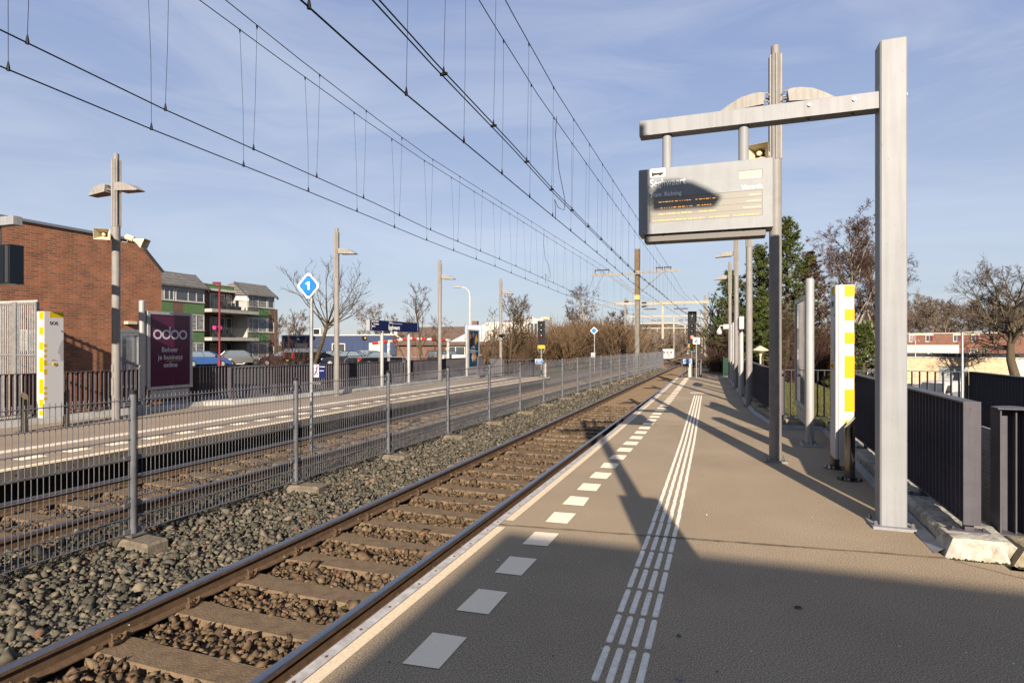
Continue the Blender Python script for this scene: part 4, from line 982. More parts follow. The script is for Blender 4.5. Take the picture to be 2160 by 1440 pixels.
for k, (x0, x1, z) in enumerate(((.05,.62,.80),(.1,.9,.74),(.1,.7,.68),(.2,.62,.92),(.12,.55,.98))): quad(m, [(a+x0*W_,c+z),(a+x1*W_,c+z),(a+x1*W_,c+z+.03),(a+x0*W_,c+z+.03)])
m.build('white_print', lilac, p)
# back to back boards seen edge on, farther along the near platform
for lab, (x, y), wd in (('narrow grey board post beyond the name board on the right', (.40,26.1), .9), ('grey board frame beside the farthest right lamp post', (.34,28.4), .7)):
    t = thing('board_post', lab, 'board post', (x, y, -.08))
    M().cyl(0,0,.02,2.62,.064,18).build('post', board_m, t, smooth=True); m = M(); m.bbox(-.05,.05,.10,.1+wd,.55,2.35,.01); m.build('panel', board_m, t); m = M(); m.bbox(-.15,.15,-.15,.15,0,.03,.006); m.build('base_plate', board_m, t)

# ---------------------------------------------------------------- station name boards
def nameboard(label, loc, rz, L, posts, front=True):
    t = thing('name_board', label, 'name sign', loc, rz)
    for x in posts:
        M().tube([(x,0,.0),(x,0,1.98),(x,0,2.10)], [.065,.065,.02], 16).build('post', board_m, t, smooth=True)
    m = M(); m.bbox(-.0, L, -.07, .07, 2.12, 2.50, .008); m.build('box', board_m, t)
    m = M(); m.box(.04, L-.005, -.074, -.0705, 2.125, 2.495); f = m.build('blue_face', navy, t)
    text('Seghwaert', .225, white_t, f, 'lettering', L*.345, 2.19, y=-.0755, bold=.004, sx=.86)
    m = M(); m.box(L*.35, L*.625, -.0755, -.0742, 2.405, 2.417); m.box(.115,.128,-.0755,-.0742,2.14,2.48); m.box(L-.11,L-.098,-.0755,-.0742,2.14,2.47); m.box(L*.355,L*.39,-.0755,-.0742,2.150,2.175); m.box(.16,.225,-.0755,-.0742,2.42,2.475); m.box(.16,.225,-.0755,-.0742,2.245,2.305)
    m.build('white_rules', white_t, f)
    text('Dorsdreef', .075, white_t, f, 'lettering', .25, 2.425, y=-.0755, bold=.001); text('Petuniatuin', .075, white_t, f, 'lettering', .25, 2.335, y=-.0755, bold=.001); text('Lift', .075, white_t, f, 'lettering', .25, 2.25, y=-.0755, bold=.001)
    text('Zoetermeer', .055, white_t, f, 'lettering', L*.355, 2.43, y=-.0755)
    return t
nameboard('blue station name board on two posts, opposite platform', (-11.70,17.72,0), R(90), 3.55, (.9, 2.85))
nameboard('station name board seen edge on, on the near platform', (.52,20.9,-.03), R(-90), 1.9, (.35,1.6))

# ---------------------------------------------------------------- diamond signs and small plates
def diamond(label, loc, rz, w, h, post_dx, zc, z0, num=None):
    t = thing('diamond_sign', label, 'diamond sign', loc, rz)
    def dm(m, s, y0, y1):
        k = []; 
        for (cx_, cz_) in ((0,-1),(1,0),(0,1),(-1,0)):
            for q in (-1,1):
                nx_, nz_ = (-cz_*q, cx_*q); k.append((cx_*(w/2*s) - cx_*.022 + nx_*.02*(-1), zc + cz_*(h/2*s) - cz_*.022 + nz_*.02*(-1)))
        pts = sorted(k, key=lambda p: math.atan2(p[1]-zc, p[0])); return m.prism(pts, y0, y1, 'y')
    dm(M(), 1.0, -.012, 0).build('plate', white_t, t); dm(M(), .83, -.0145, -.0122).build('border', black_m, t); dm(M(), .77, -.0165, -.0147).build('blue_field', blue_sign, t)
    if num: M().prism([(-.006,zc-.06),(.022,zc-.06),(.022,zc+.062),(.0,zc+.062),(-.036,zc+.042),(-.036,zc+.018),(-.006,zc+.032)], -.0185, -.0166, 'y').build('lettering', white_t, t)
    M().cyl(post_dx, .035, z0, zc+h*.42, .027, 14).build('pole', galv, t, smooth=True)
    m = M()
    for z in (zc-.1, zc+.08): m.box(post_dx-.04, post_dx+.04, -.001, .065, z-.02, z+.02)
    m.build('clamp', galv, t)
    return t
p = at(651, 728, 9.0); t = diamond('blue diamond sign with the number one, on a galvanised pole at the mesh fence', (p.x,p.y,0), R(16), .37, .425, .03, 2.505, -.04, '1')
m = M()
for z in (1.02, .05): m.tube([(.03,.035,z),(.22,-.02,z-.0)], .02, 8)
m.build('fence_bracket', galv, t)
p = at(1253, 728, 27.9); t = diamond('small plain blue diamond sign beyond the mesh fence', (p.x,p.y,0), R(14), .37, .37, .02, 2.29, .3)
M().bbox(-.14,.06,.0,.12,1.0,1.25,.01).build('control_box', white_p, t)
p = at(674, 782, 9.02); t = thing('warning_plate', 'dark blue plate forbidding pedestrians to cross, under the numbered diamond', 'sign', (p.x,p.y,0), R(10))
M().box(-.098,.105,0,.006,1.10,1.315).build('plate', navy, t); M().box(-.093,-.01,-.002,-.0003,1.11,1.308).build('picture_field', lilac, t)
m = M(); m.tube([(-.05,-.003,1.27),(-.05,-.003,1.21)], .006, 6); m.tube([(-.05,-.003,1.21),(-.075,-.003,1.14)], .005, 6); m.tube([(-.05,-.003,1.21),(-.028,-.003,1.15)], .005, 6); m.tube([(-.05,-.003,1.25),(-.028,-.003,1.22)], .004, 6); m.tube([(-.05,-.004,1.295),(-.05,-.002,1.295)], .010, 8); m.build('walking_figure', navy, t)
M().tube([(-.083,-.006,1.15),(-.02,-.006,1.285)], .005, 6).build('red_bar', red_l, t)
text('Oversteken', .026, white_t, t, 'lettering', .0, 1.265, y=-.0015, sx=.72); text('verboden', .026, white_t, t, 'lettering', .0, 1.205, y=-.0015, sx=.72)
m = M(); m.box(-.15,-.098,.0,.012,1.12,1.14); m.box(-.15,-.098,.0,.012,1.27,1.29); m.build('clamp', galv, t)

# ---------------------------------------------------------------- rail signals
def signal(label, loc, rz, z0, z1, zb_, number, lit, hood):
    t = thing('rail_signal', label, 'rail signal', loc, rz)
    w = .20; hl = (z1-z0); top3 = z1 - (.50 if hood else 0)
    m = M(); m.bbox(-w, w, 0, .12, z0, top3, .01); hd = m.build('head', signal_b, t)
    if hood:
        m = M(); m.box(-w,w,.03,.10,top3+.004,z1); m.box(-w,w,-.16,.03,z1-.02,z1); m.box(-w,-w+.02,-.14,.03,top3+.004,z1-.02); m.box(w-.02,w,-.14,.03,top3+.004,z1-.02); hb = m.build('hooded_head', signal_b, t)
        m = M(); m.tube([(0,.026,top3+.27),(0,.02,top3+.27)], .022, 10); m.build('small_lens', white_t, hb); m = M(); m.tube([(-.05,.024,top3+.06),(0,.024,top3+.2),(.04,.024,top3+.45)], .006, 5); m.build('crack', galv, hb)
    zs = [top3-.26, top3-.52, top3-.80] if not hood else [top3-.26,top3-.52,top3-.80]
    for k, z in enumerate(zs):
        m = M(); n = 18; r = .085; vs = []
        for j in range(n+1):
            q = math.pi*(-.15 + 1.3*j/n); vs += [(r*math.cos(q), 0, z+r*math.sin(q)), (r*1.05*math.cos(q), -.10, z+r*1.05*math.sin(q))]
        m.add(vs, [(2*j, 2*j+1, 2*j+3, 2*j+2) for j in range(n)]); m.build('visor', signal_b, hd)
        on = lit and k == 2
        m = M(); m.tube([(0,-.001,z),(0,-.012,z),(0,-.02,z)], [.078,.07,.03], 18); m.build('lens', red_on if on else (red_off if k == 2 else lens_dark), hd)
    m = M()
    for z in (z0+.13, top3-.13, top3-.42):
        for x in (-.16,.16): m.tube([(x,-.002,z),(x,-.006,z)], .008, 6)
    m.build('screws', galv, hd)
    m = M(); m.box(-.165,.165,.02,.03,z0-.20,z0-.03); pl = m.build('number_plate', amberplate, t); text(number, .10, mat('plate_ink', (.30,.08,.0), .6), pl, 'lettering', 0, z0-.152, y=.0185, align='CENTER', bold=.002)
    M().cyl(0,.09,zb_,z0,.055,16).build('pole', mast_m, t, smooth=True)
    m = M()
    for s in (-1,1): m.tube([(s*.19,.06,z0+.02),(s*.20,.06,z0-.2),(s*.10,.06,z0-.42),(0,.09,z0-.44)], .014, 6)
    m.build('cable_loop', galv, t)
    return t
p = at(1460, 728, 29.9); signal('rail signal showing red, with a hooded top box, at the end of the near platform', (p.x,p.y,0), R(12), 1.69, 3.31, -.5, 'R2 256', True, True)
p = at(1142, 728, 31.0); signal('unlit three lens rail signal beyond the opposite platform', (p.x,p.y,0), R(18), 1.63, 2.88, -.5, 'R1 257', False, False)
p = at(1469, 728, 29.2); t = thing('speed_sign', 'white square sign with the figure six on a thin post', 'speed sign', (p.x,p.y,0), R(12))
M().bbox(-.165,.165,-.012,.0,1.66,1.985,.003).build('plate', white_t, t); text('6', .30, black_m, t, 'lettering', 0, 1.705, y=-.0135, align='CENTER', bold=.012); M().cyl(0,.03,-.4,1.9,.03,12).build('pole', galv, t, smooth=True)
m = M(); m.box(-.17,.17,-.0130,-.0122,1.655,1.663); m.box(-.17,.17,-.0130,-.0122,1.982,1.99); m.build('border', black_m, t)
def nogo(label, px, py, tt):
    p = at(px, py, tt); t = thing('access_sign', label, 'sign', (p.x,p.y,p.z), R(14))
    M().bbox(-.20,.20,0,.012,-.12,.12,.004).build('plate', lilac, t); m = M(); m.box(-.165,.165,-.003,0,-.085,.085); f = m.build('blue_field', blue_sign, t)
    text('Verboden', .062, white_t, f, 'lettering', 0, .012, y=-.0045, align='CENTER'); text('toegang', .062, white_t, f, 'lettering', 0, -.058, y=-.0045, align='CENTER')
nogo('blue and white no entry plate on the gate at the near platform end', 1450, 762, 29.4)
nogo('blue and white no entry plate below the unlit signal', 1137, 762, 29.6)
# gates at the platform ends
def gate(label, pts, z0, z1, step):
    a0 = Vector((*pts[0],0)); t = thing('end_gate', label, 'gate', (a0.x,a0.y,0)); m = M(); pm_ = M()
    for p, q in zip(pts, pts[1:]):
        p, q = Vector((*p,0))-a0, Vector((*q,0))-a0; n = max(1, int((q-p).length/step))
        for i in range(1, n): v = p.lerp(q, i/n); m.box(v.x-.008,v.x+.008,v.y-.012,v.y+.012,z0,z1)
        for z in (z0, z1): m.tube([(p.x,p.y,z),(q.x,q.y,z)], .02, 6)
        for v in (p, q): pm_.box(v.x-.03,v.x+.03,v.y-.03,v.y+.03,-.3,z1+.02)
    m.build('bars', slat_m, t); pm_.build('posts', slat_m, t)
p0, p1, p2 = at(1439,728,29.6), at(1462,728,30.2), at(1479,728,30.2)
gate('low barred gate in front of the red signal', [(p0.x,p0.y),(p1.x,p1.y),(p2.x,p2.y)], .02, .88, .16)
p0, p1, p2 = at(1063,728,29.9), at(1125,728,30.6), at(1152,728,30.4)
gate('barred gate closing the far end of the opposite platform', [(p0.x,p0.y),(p1.x,p1.y),(p2.x,p2.y)], .08, .86, .15)
for lab, px, tt, w, z0, z1 in (('dark slatted panel beside the teal poster', 1012, 28.6, .16, .15, 1.04), ('grey slatted panel near the farthest opposite lamp post', 1045, 29.0, .19, .10, .98)):
    p = at(px, 728, tt); t = thing('screen_panel', lab, 'railing panel', (p.x,p.y,0), R(90 if px < 1030 else 20))
    m = M(); 
    for k in range(6): m.box(-w*1.4+k*w*.56-.004, -w*1.4+k*w*.56+.004, -.05, .05, z0, z1)
    m.build('fins', slat_m, t); m = M(); m.box(-w*1.45, w*1.45, -.052, .052, z1, z1+.012); m.box(-w*1.45, w*1.45, .03, .036, z0, z1); m.build('frame', slat_m, t)
for lab, px, tt, mt in (('pale cable box left of the near signal foot', 1455, 29.95, trim_w), ('grey cable box right of the near signal foot', 1476, 30.6, board_m), ('pale cable box under the unlit signal', 1150, 30.2, trim_w)):
    p = at(px, 728, tt); t = thing('cable_box', lab, 'cable box', (p.x,p.y,-.45)); M().bbox(-.06,.06,-.08,.08,0,1.1,.01).build('cabinet', mt, t); M().bbox(-.07,.07,-.09,.09,1.1,1.13,.005).build('lid', mt, t)
# dark green mesh fence beyond the near platform
t = thing('green_fence', 'dark green mesh fence beyond the near platform end', 'fence', (.03,33.6,0))
def gpanel(p, q, z0, z1):
    m = M(); p, q = Vector(p), Vector(q); n = int((q-p).length/.06)
    for i in range(n+1): v = p.lerp(q, i/n); m.tube([(v.x,v.y,z0),(v.x,v.y,z1)], .006, 4, False)
    for k in range(8): z = z0+(z1-z0)*k/7; m.tube([(p.x,p.y,z),(q.x,q.y,z)], .008, 4, False)
    m.build('mesh_panel', green_f, t)
gpanel((0,0,0),(.9,-.3,0),-.35,.62); gpanel((0,0,0),(0.6,8,0),-.35,.9); gpanel((1.15,2,0),(2.1,14,0),-.3,.85); gpanel((.95,1.2,0),(1.6,1.0,0),-.3,.5)
for x, y in ((0,0),(.9,-.3),(1.15,2),(.3,4),(.6,8),(1.6,8)): M().box(x-.035,x+.035,y-.035,y+.035,-.45,1.0).build('post', green_f, t)
# ---------------------------------------------------------------- overhead lines
def hz(px, py, z): return at(px, py, (z-EYE)*FOC/(HOR-py))
def catenary(label, zc, off, contact, mess, double=False):
    ms = sorted([hz(*p, 7.0) for p in mess], key=lambda v: v.y); d0 = ms[1]-ms[0]; ms = [ms[0] - d0*(22/max(d0.y,.1))] + ms
    MX = [(v.y, v.x) for v in ms]; cw = []
    for px, py in contact:                      # the contact wire hangs below its messenger wire
        dx = (px-1080)/FOC; y = 8.0
        for _ in range(30): t_ = (lerp(MX, y)+off)/(-math.sin(YAW)+dx*math.cos(YAW)); y = .5*y + .5*t_*(math.cos(YAW)+dx*math.sin(YAW))
        cw.append(at(px, py, t_))
    cw.sort(key=lambda v: v.y); cz = [(-14,zc)] + [(v.y, v.z) for v in cw[1:]] + [(cw[-1].y+12, zc-.1), (80, zc)]
    CX = [(y_, x_+off) for y_, x_ in MX] + [(60, MX[-1][1]+off), (80, MX[-1][1]+off+.5)]; MX = MX + [(60, MX[-1][1]), (80, MX[-1][1]+.5)]
    MZ = [(-14,7.05),(0,6.96),(14,6.93),(28,6.95),(41.6,7.0),(58,6.6),(75,6.7)]
    t = thing('overhead_line', label, 'overhead line', (lerp(CX,20), 20, 0)); ox, oy = lerp(CX,20), 20
    ys_ = [y for y in range(-12, 78, 3)]
    m = M()
    for o_ in ((0,) if not double else (-.03, .03)): m.tube([(lerp(CX,y)-ox+o_, y-oy, lerp(cz,y)) for y in ys_], .0092 if not double else .008, 6)
    m.build('contact_wire', wire_m, t, smooth=True)
    M().tube([(lerp(MX,y)-ox, y-oy, lerp(MZ,y)) for y in ys_], .0078, 6).build('messenger_wire', wire_m, t, smooth=True)
    y = 4.2 if not double else 4.45
    while y < 70:
        x0, x1, z1 = lerp(CX,y), lerp(MX,y), lerp(MZ,y); dx = x1-x0; m = M(); z0 = lerp(cz,y)
        m.tube([(0,0,.09),(dx*.3+.004,.01,(z1-z0)*.4),(dx,0,z1-z0-.05)], .003, 4)
        m.tube([(0,0,-.012),(0,0,.03),(0,0,.09)], [.020,.017,.006], 6); m.tube([(dx,0,z1-z0-.06),(dx,0,z1-z0-.02),(dx,0,z1-z0+.012)], [.005,.015,.015], 6)
        if double: m.tube([(-.045,0,.0),(.045,0,.0)], .02, 6)
        o = m.build('dropper', [wire_m], t); o.location = (x0-ox, y-oy, z0); y += 1.83 if y < 40 else 3.4
    return CX, MX
cA = catenary('left contact line over the opposite track, the lowest wire in the picture', 4.6, .08, [(0,150),(308,268),(513,350),(655,405),(768,452),(987,540),(1048,563),(1105,587),(1150,604),(1200,625)], [(430,0),(507,57),(650,162),(842,300),(1270,571)])
cB = catenary('right contact line over the opposite track', 4.87, -.07, [(0,83),(355,235),(550,322),(690,383),(800,433),(1038,540),(1074,555),(1153,590),(1223,622)], [(483,0),(553,57),(693,166),(875,307),(1287,571)])
cE = catenary('left contact line over the near track', 4.6, -.03, [(608,0),(842,187),(969,292),(1057,365),(1126,423),(1205,488),(1262,535),(1283,553),(1338,600)], [(1015,0),(1057,70),(1125,180),(1395,566)])
cF = catenary('right contact line over the near track, drawn as a double wire', 4.85, -.04, [(776,0),(918,138),(1034,258),(1110,340),(1263,500),(1338,573)], [(1070,0),(1110,75),(1172,185),(1412,565)], True)
for lab, MX, CX, y, zc in (('curled feeder cable hanging between the two wires over the near track', cE[1], cE[0], 13.6, 4.6), ('curled feeder cable hanging over the opposite track', cA[1], cA[0], 27.5, 4.6)):
    a, b = lerp(MX,y), lerp(CX,y); m = M()
    m.tube([(a-b,.0,7.05-zc),(a-b-.03,0,6.6-zc),(a-b+.04,.05,5.8-zc),(.12,.1,.9),(.20,.15,.45),(.16,.2,.25),(.04,.1,.30),(-.02,.0,.48),(0,0,.3),(0,0,0)], .008, 5)
    o = m.build('feeder_cable', wire_m, smooth=True); o.location = (b, y, zc); tag(o, lab, 'cable')
t = thing('catenary_mast', 'brown topped catenary mast between the tracks with a wide crossarm', 'mast', (-5.62,41.6,-.45))
m = M(); m.box(-.16,.16,-.02,.02,0,5.6); m.box(-.165,-.145,-.15,.15,0,5.6); m.box(.145,.165,-.15,.15,0,5.6); m.build('lower_shaft', mast_m, t)
m = M(); m.box(-.16,.16,-.021,.021,5.6,8.75); m.box(-.166,-.144,-.151,.151,5.6,8.75); m.box(.144,.166,-.151,.151,5.6,8.75); m.build('upper_shaft', mast_rust, t)
m = M(); m.box(-.172,.172,-.158,.158,5.2,5.52); m.build('yellow_band', mat('band_yellow', (.66,.46,.12), .6), t)
m = M(); m.box(-3.3,-.17,-.06,.0,6.98,7.10); m.box(.17,2.9,-.06,.0,7.06,7.18); m.box(-.17,.17,-.17,-.153,6.95,7.22); arm_m = mat('crossarm_paint', (.40,.36,.29), .6, c2=(.30,.27,.21), sc=3, wear=.4); arm = m.build('crossarm', arm_m, t)
m = M()
for s, x in ((-1,-1.85),(1,1.65)): m.tube([(x,-.03,7.0),(s*.17,-.03,5.70)], .032, 8)
m.build('strut', arm_m, t)
for x in (-2.75,-2.2,1.5,2.05):
    m = M()
    for k in (-.2,.2): m.tube([(x+k,-.03,7.06),(x+k,-.03,7.36)], .02, 6)
    m.tube([(x-.26,-.03,7.38),(x+.26,-.03,7.38)], .025, 6)
    for k in (-.2,-.06,.06,.2): m.tube([(x+k-.03,-.03,7.38),(x+k,-.03,7.38),(x+k+.03,-.03,7.38)], [.04,.075,.04], 8)
    m.build('insulator', insul, arm)
m = M()
for z, s in ((4.95,1),(4.72,1)): m.tube([(.17,0,z),(.62,0,z+.05),(2.6,-.1,z+.12)], .022, 6)
m.tube([(-.17,0,5.15),(-3.9,0,4.85)], .025, 6); m.tube([(-1.3,0,4.95),(-3.2,0,4.60)], .018, 6); m.build('steady_arm', portal_m, t)
m = M(); m.tube([(.3,0,4.98),(.62,0,5.0)], .06, 8); m.tube([(.3,0,4.72),(.62,0,4.76)], .06, 8); m.tube([(-.9,0,5.09),(-.6,0,5.11)], .06, 8); m.build('arm_insulator', insul, t)
m = M(); m.tube([(-2.95,-.03,7.4),(-3.75,-.03,4.9)], .010, 4); m.tube([(-2.4,-.03,7.0),(-3.6,-.03,4.8)], .010, 4); m.build('stay_wire', wire_m, t)
M().bbox(-.35,.35,-.3,.3,-.15,.12,.03).build('footing', footc_m, t)
def portal(label, xl, yl, xr, yr, tt, ol, orr, drops):
    # left column stands at pixel column xl, right at xr; a beam joins them
    a, b = at(xl, yl, tt*1.02), at(xr, yr, tt*.985); t = thing('catenary_portal', label, 'portal', (a.x,a.y,-.5)); d = b-a; d.z = 0; L = d.length; t.rotation_euler = (0,0,math.atan2(d.y,d.x)); zz = (a.z+b.z)/2+.5; r = .11*(1+tt/400)
    for x in (0, L): M().box(x-r, x+r, -r, r, 0, zz+.9 if x > 0 else zz+.7).build('column', mast_m, t)
    m = M(); m.box(-ol, L+orr, -r-.14, -r-.003, zz-.16, zz+.16); bm = m.build('beam', portal_m, t)
    for u, dz in drops: m = M(); m.box(L*u-.13, L*u+.13, -r-.26, -r-.143, zz-dz, zz+.10); m.box(L*u-1.3, L*u+1.1, -r-.22, -r-.16, zz-dz*.55, zz-dz*.55+.07); m.build('drop_post', portal_m, t)
    m = M()
    for u in (.28,.36,.66,.75): m.tube([(L*u-.4,-.2,zz-.75),(L*u+.4,-.2,zz-.75)], .06, 6); m.tube([(L*u,-.2,zz-.16),(L*u,-.2,zz-.75)], .02, 4)
    m.build('insulators', insul, t)
portal('nearest cream catenary portal behind the weathered mast', 1319, 641, 1487, 637, 74, 1.2, .6, [(.48,4.5)])
portal('second catenary portal in the row over the tracks', 1336, 668, 1491, 665.5, 107, .8, .7, [(.56,3.4)])
portal('third catenary portal in the row over the tracks', 1334, 683, 1490, 680.5, 139, 1.1, .9, [(.72,3.6)])
portal('fourth catenary portal in the row over the tracks', 1326, 693, 1489, 690.5, 178, 1.0, .9, [(.38,3.4)])
portal('farthest and narrowest catenary portal near the vanishing point', 1440, 708, 1497, 707, 300, 1.5, 1.2, [])
for i, (px, y0, tt, lab) in enumerate(((1324,695,88,'slim grey mast left of the weathered mast'),(1360,700,95,'grey mast just right of the weathered mast'),(1422,700,98,'thin mast left of the signals below the second portal'),(1428,714,120,'short white mast beside the graffiti hut'),(1438,710,128,'white mast with a concrete foot near the hut'),(1451,706,140,'white mast directly left of the red signal'),(1481,712,150,'white mast seen right of the white figure six'))):
    p = at(px, y0, tt); t = thing('line_mast', lab, 'mast', (p.x,p.y,-.5), 0, 'masts along the line'); m = M(); h = p.z+.5; m.box(-.13,.13,-.02,.02,0,h); m.box(-.14,-.11,-.12,.12,0,h); m.box(.11,.14,-.12,.12,0,h); m.build('shaft', portal_m if i > 2 else mast_m, t); M().box(-.4,.4,-.4,.4,-.2,.15).build('footing', conc_m, t)
    if i in (1,): m = M(); m.tube([(.13,0,h-.5),(-2.8,0,h-.9)], .05, 5); m.tube([(.0,0,h-1.9),(-2.6,0,h-1.0)], .04, 5); m.build('cantilever', portal_m, t)
p = at(1409.5, 755, 93); t = thing('signal_hut', 'small pale equipment hut with red graffiti beside the far tracks', 'hut', (p.x,p.y,-.5), R(12))
M().bbox(-.85,.85,0,1.2,0,1.45,.02).build('body', trim_w, t); M().box(-.9,.9,-.05,1.25,1.45,1.55).build('roof', portal_m, t)
m = M(); 
for x in (-.6,-.1,.45): m.box(x-.16,x+.16,-.012,-.001,.85,1.08)
m.build('vents', trim_d, t); m = M(); m.tube([(-.1,-.01,.65),(.12,-.01,.7),(.2,-.01,.5),(.05,-.01,.4),(.2,-.01,.25),(-.1,-.01,.15)], .06, 5); m.build('graffiti', red_l, t); m = M(); m.box(.35,.75,-.012,-.001,.05,.8); m.build('door', greylt, t)
p = at(1440.5, 738, 150); t = thing('distant_signal', 'tiny distant signal lit red left of the big signal', 'rail signal', (p.x,p.y,-.5)); M().box(-.3,.3,0,.2,2.0,3.6).build('head', signal_b, t); M().tube([(0,-.01,2.6),(0,-.06,2.6)], .28, 10).build('lens', red_on, t); M().cyl(0,.1,0,2,.08,8).build('pole', mast_m, t); M().box(-.3,.3,-.01,.0,1.55,1.95).build('number_plate', amberplate, t)

# ---------------------------------------------------------------- unseen building added behind the photographer to shade the foreground
t = thing('shade_block', 'unseen brick block added behind the photographer to shade the foreground', 'building', (1.22,-5.6,-3.3))
M().box(0,7,-22,0,0,7.55).build('wall', brick_red, t); M().box(-.0,7.0,-22,0.0,7.55,7.8).build('roof', trim_d, t)
for x in (1.2,3.6): f = M().box(x,x+1.6,0.002,.05,4.3,6.4).build('window', trim_w, t); M().box(x+.1,x+1.5,.05,.055,4.4,6.3).build('pane', glass_m, f)
t = thing('shadow_panel', 'unseen small panel added to the lamp post beside the photographer for its shadow', 'sign', (.70,.92,0)); M().bbox(-.21,.21,-.03,0,1.5,2.36,.01).build('plate', board_m, t); M().box(-.05,.05,0,.02,1.9,2.2).build('clamp', galv, t)  # unseen panel, added for the wide patch in the lamp post's shadow

# ---------------------------------------------------------------- window helper (local facade frame: x right, -y outward)
def window(t, x0, x1, z0, z1, y=0.0, bars=(), fw=.09, fm=trim_w, pm=glass_m, th=.06, sill=True, name='window'):
    m = M(); m.box(x0, x0+fw, y-th, y-.003, z0, z1); m.box(x1-fw, x1, y-th, y-.003, z0, z1); m.box(x0+fw, x1-fw, y-th, y-.003, z0, z0+fw); m.box(x0+fw, x1-fw, y-th, y-.003, z1-fw, z1)
    for b in bars: m.box(x0+(x1-x0)*b-fw*.5, x0+(x1-x0)*b+fw*.5, y-th+.004, y-.003, z0+fw, z1-fw)
    if sill: m.box(x0-.03, x1+.03, y-th-.05, y-th+.001, z0-.05, z0+.02)
    f = m.build(name, fm, t); m = M(); m.box(x0+fw, x1-fw, y-.028, y-.006, z0+fw, z1-fw); m.build('pane', pm, f); return f
curtain = mat('pane_with_blind', (.42,.42,.40), .25, c2=(.15,.17,.19), sc=1.4, lo=.42, hi=.58, stretch=(1,1,5))
teal_pane = mat('pane_teal_curtain', (.03,.18,.19), .35)
# brick gable building on the left
t = thing('brick_building', 'large brick building with a blank gable wall on the left', 'building', (-16,9,-.42), R(90))
m = M(); outline = [(-9,0),(4.23,0),(4.23,4.22),(3.43,5.02),(-9,5.02)]; m.prism(outline, 0, 12, 'y'); wall = m.build('wall', brick_red, t)
m = M(); m.box(-9,3.44,-.045,.4,5.022,5.09); m.build('roof_trim', mat('zinc_trim', (.36,.39,.45), .45, .5), t)
m = M(); m.prism([(3.43,5.03),(4.25,4.215),(4.29,4.255),(3.46,5.09)], -.05, 12, 'y'); m.build('roof_slope', trim_d, t)
f = window(t, 2.86, 3.50, .35, 2.38, 0, (), .075, galv, board_glass, .07, name='door_window'); m = M(); m.box(2.80,3.60,-.08,-.004,2.385,2.47); m.build('lintel', galv, f)
M().box(3.53,3.62,-.09,-.004,.35,2.36).build('door_edge', trim_w, t)
m = M(); m.bbox(3.03,3.32,-.16,-.003,2.62,2.70,.01); m.build('wall_lamp', beige, t)
m = M(); 
ac = thing('air_conditioner', 'outdoor air conditioning unit on brackets against the brick wall', 'air conditioner', (-15.98,9.62,1.45), R(90))
m = M(); m.bbox(-.30,.24,-.36,-.06,.02,.52,.02); bx_ = m.build('casing', trim_w, ac); m = M(); 
for k in range(6): ring(m, -.06, .27, .035+.032*k, .010, -.364, 24)
m.build('fan_grille', galv, ac); m = M(); m.box(-.30,-.26,-.4,-.004,-.02,.018); m.box(.20,.24,-.4,-.004,-.02,.018); m.build('bracket', galv, ac)
# galvanised palisade gate with saw tooth top
t = thing('palisade_gate', 'galvanised bar gate with a saw toothed top beside the brick wall', 'gate', (-14.45,8.85,-.4), 0)
m = M()
for k in range(22): m.tube([(-.09-.062*k if k < 5 else -.10-.062*k,0,.12),(-.09-.062*k if k < 5 else -.10-.062*k,0,2.92)], .011, 6)
m.build('bars', galv, t); m = M(); m.box(-1.45,0,-.02,.02,2.92,2.97); m.box(-1.45,0,-.02,.02,.08,.12); m.box(-1.5,0,-.025,.025,1.76,1.80); m.build('frame', galv, t)
m = M()
for k in range(26): x = -.005-.056*k; m.prism([(x,2.972),(x-.052,2.972),(x-.026,3.02)], -.012, .012, 'y')
for k in range(6): z = 2.9-.052*k; m.prism([(.022,z),(.022,z-.05),(.055,z-.025)], -.01, .01, 'y')
m.build('saw_teeth', trim_w, t); m = M(); m.box(-.02,.022,-.03,.03,0,2.975); m.box(-.80,-.66,-.05,.05,0,2.98); m.build('post', galv, t)
# ---------------------------------------------------------------- apartment block
t = thing('apartment_block', 'three storey apartment block with green cladding and balconies', 'apartment block', (-47,42,-.4), R(90))
m = M(); m.box(-12,1.44,0,11,0,7.4); m.build('wall', trim_w, t)
m = M(); m.box(6.9,10.85,0,11,0,7.4); m.build('wall', trim_w, t)
m = M(); m.box(1.442,6.898,2.0,11,0,8.02); m.build('recessed_wall', brick_dark, t)
def roof(x0, x1, z0, z1, dep, over):
    m = M(); m.prism([(-.35,z0-.08),(dep,z1),(dep+3.6,z0+.1),(dep+3.6,z0-.0),(-.35,z0-.2)], x0-over, x1+over, 'x'); r = m.build('roof', tile_grey, t)
    for x in (x1+over, x0-over): m = M(); s = 1 if x > x0 else -1; m.prism([(-.37,z0-.22),(dep,z1+.05),(dep,z1-.22),(-.30,z0-.42)], x+s*.003, x+s*.06, 'x'); m.build('verge_board', trim_d, r)
roof(-12, 1.44, 7.55, 8.85, 1.5, .25); roof(6.9, 10.85, 7.45, 8.7, 1.5, .22)
m = M(); m.prism([(0,7.4),(1.5,8.5),(5,7.4)], 6.70, 6.9, 'x'); m.prism([(0,7.4),(1.5,8.5),(5,7.4)], 10.85, 10.98, 'x'); m.prism([(0,7.4),(1.5,8.6),(5,7.4)], 1.44, 1.55, 'x'); m.build('gable', trim_w, t)
M().box(1.44,6.7,1.55,2.0,7.72,8.12).build('green_fascia', green_clad, t); m = M(); m.box(1.44,6.69,1.35,1.7,7.50,7.72); m.box(1.44,6.9,1.5,4,8.122,8.2); m.build('fascia', trim_w, t)
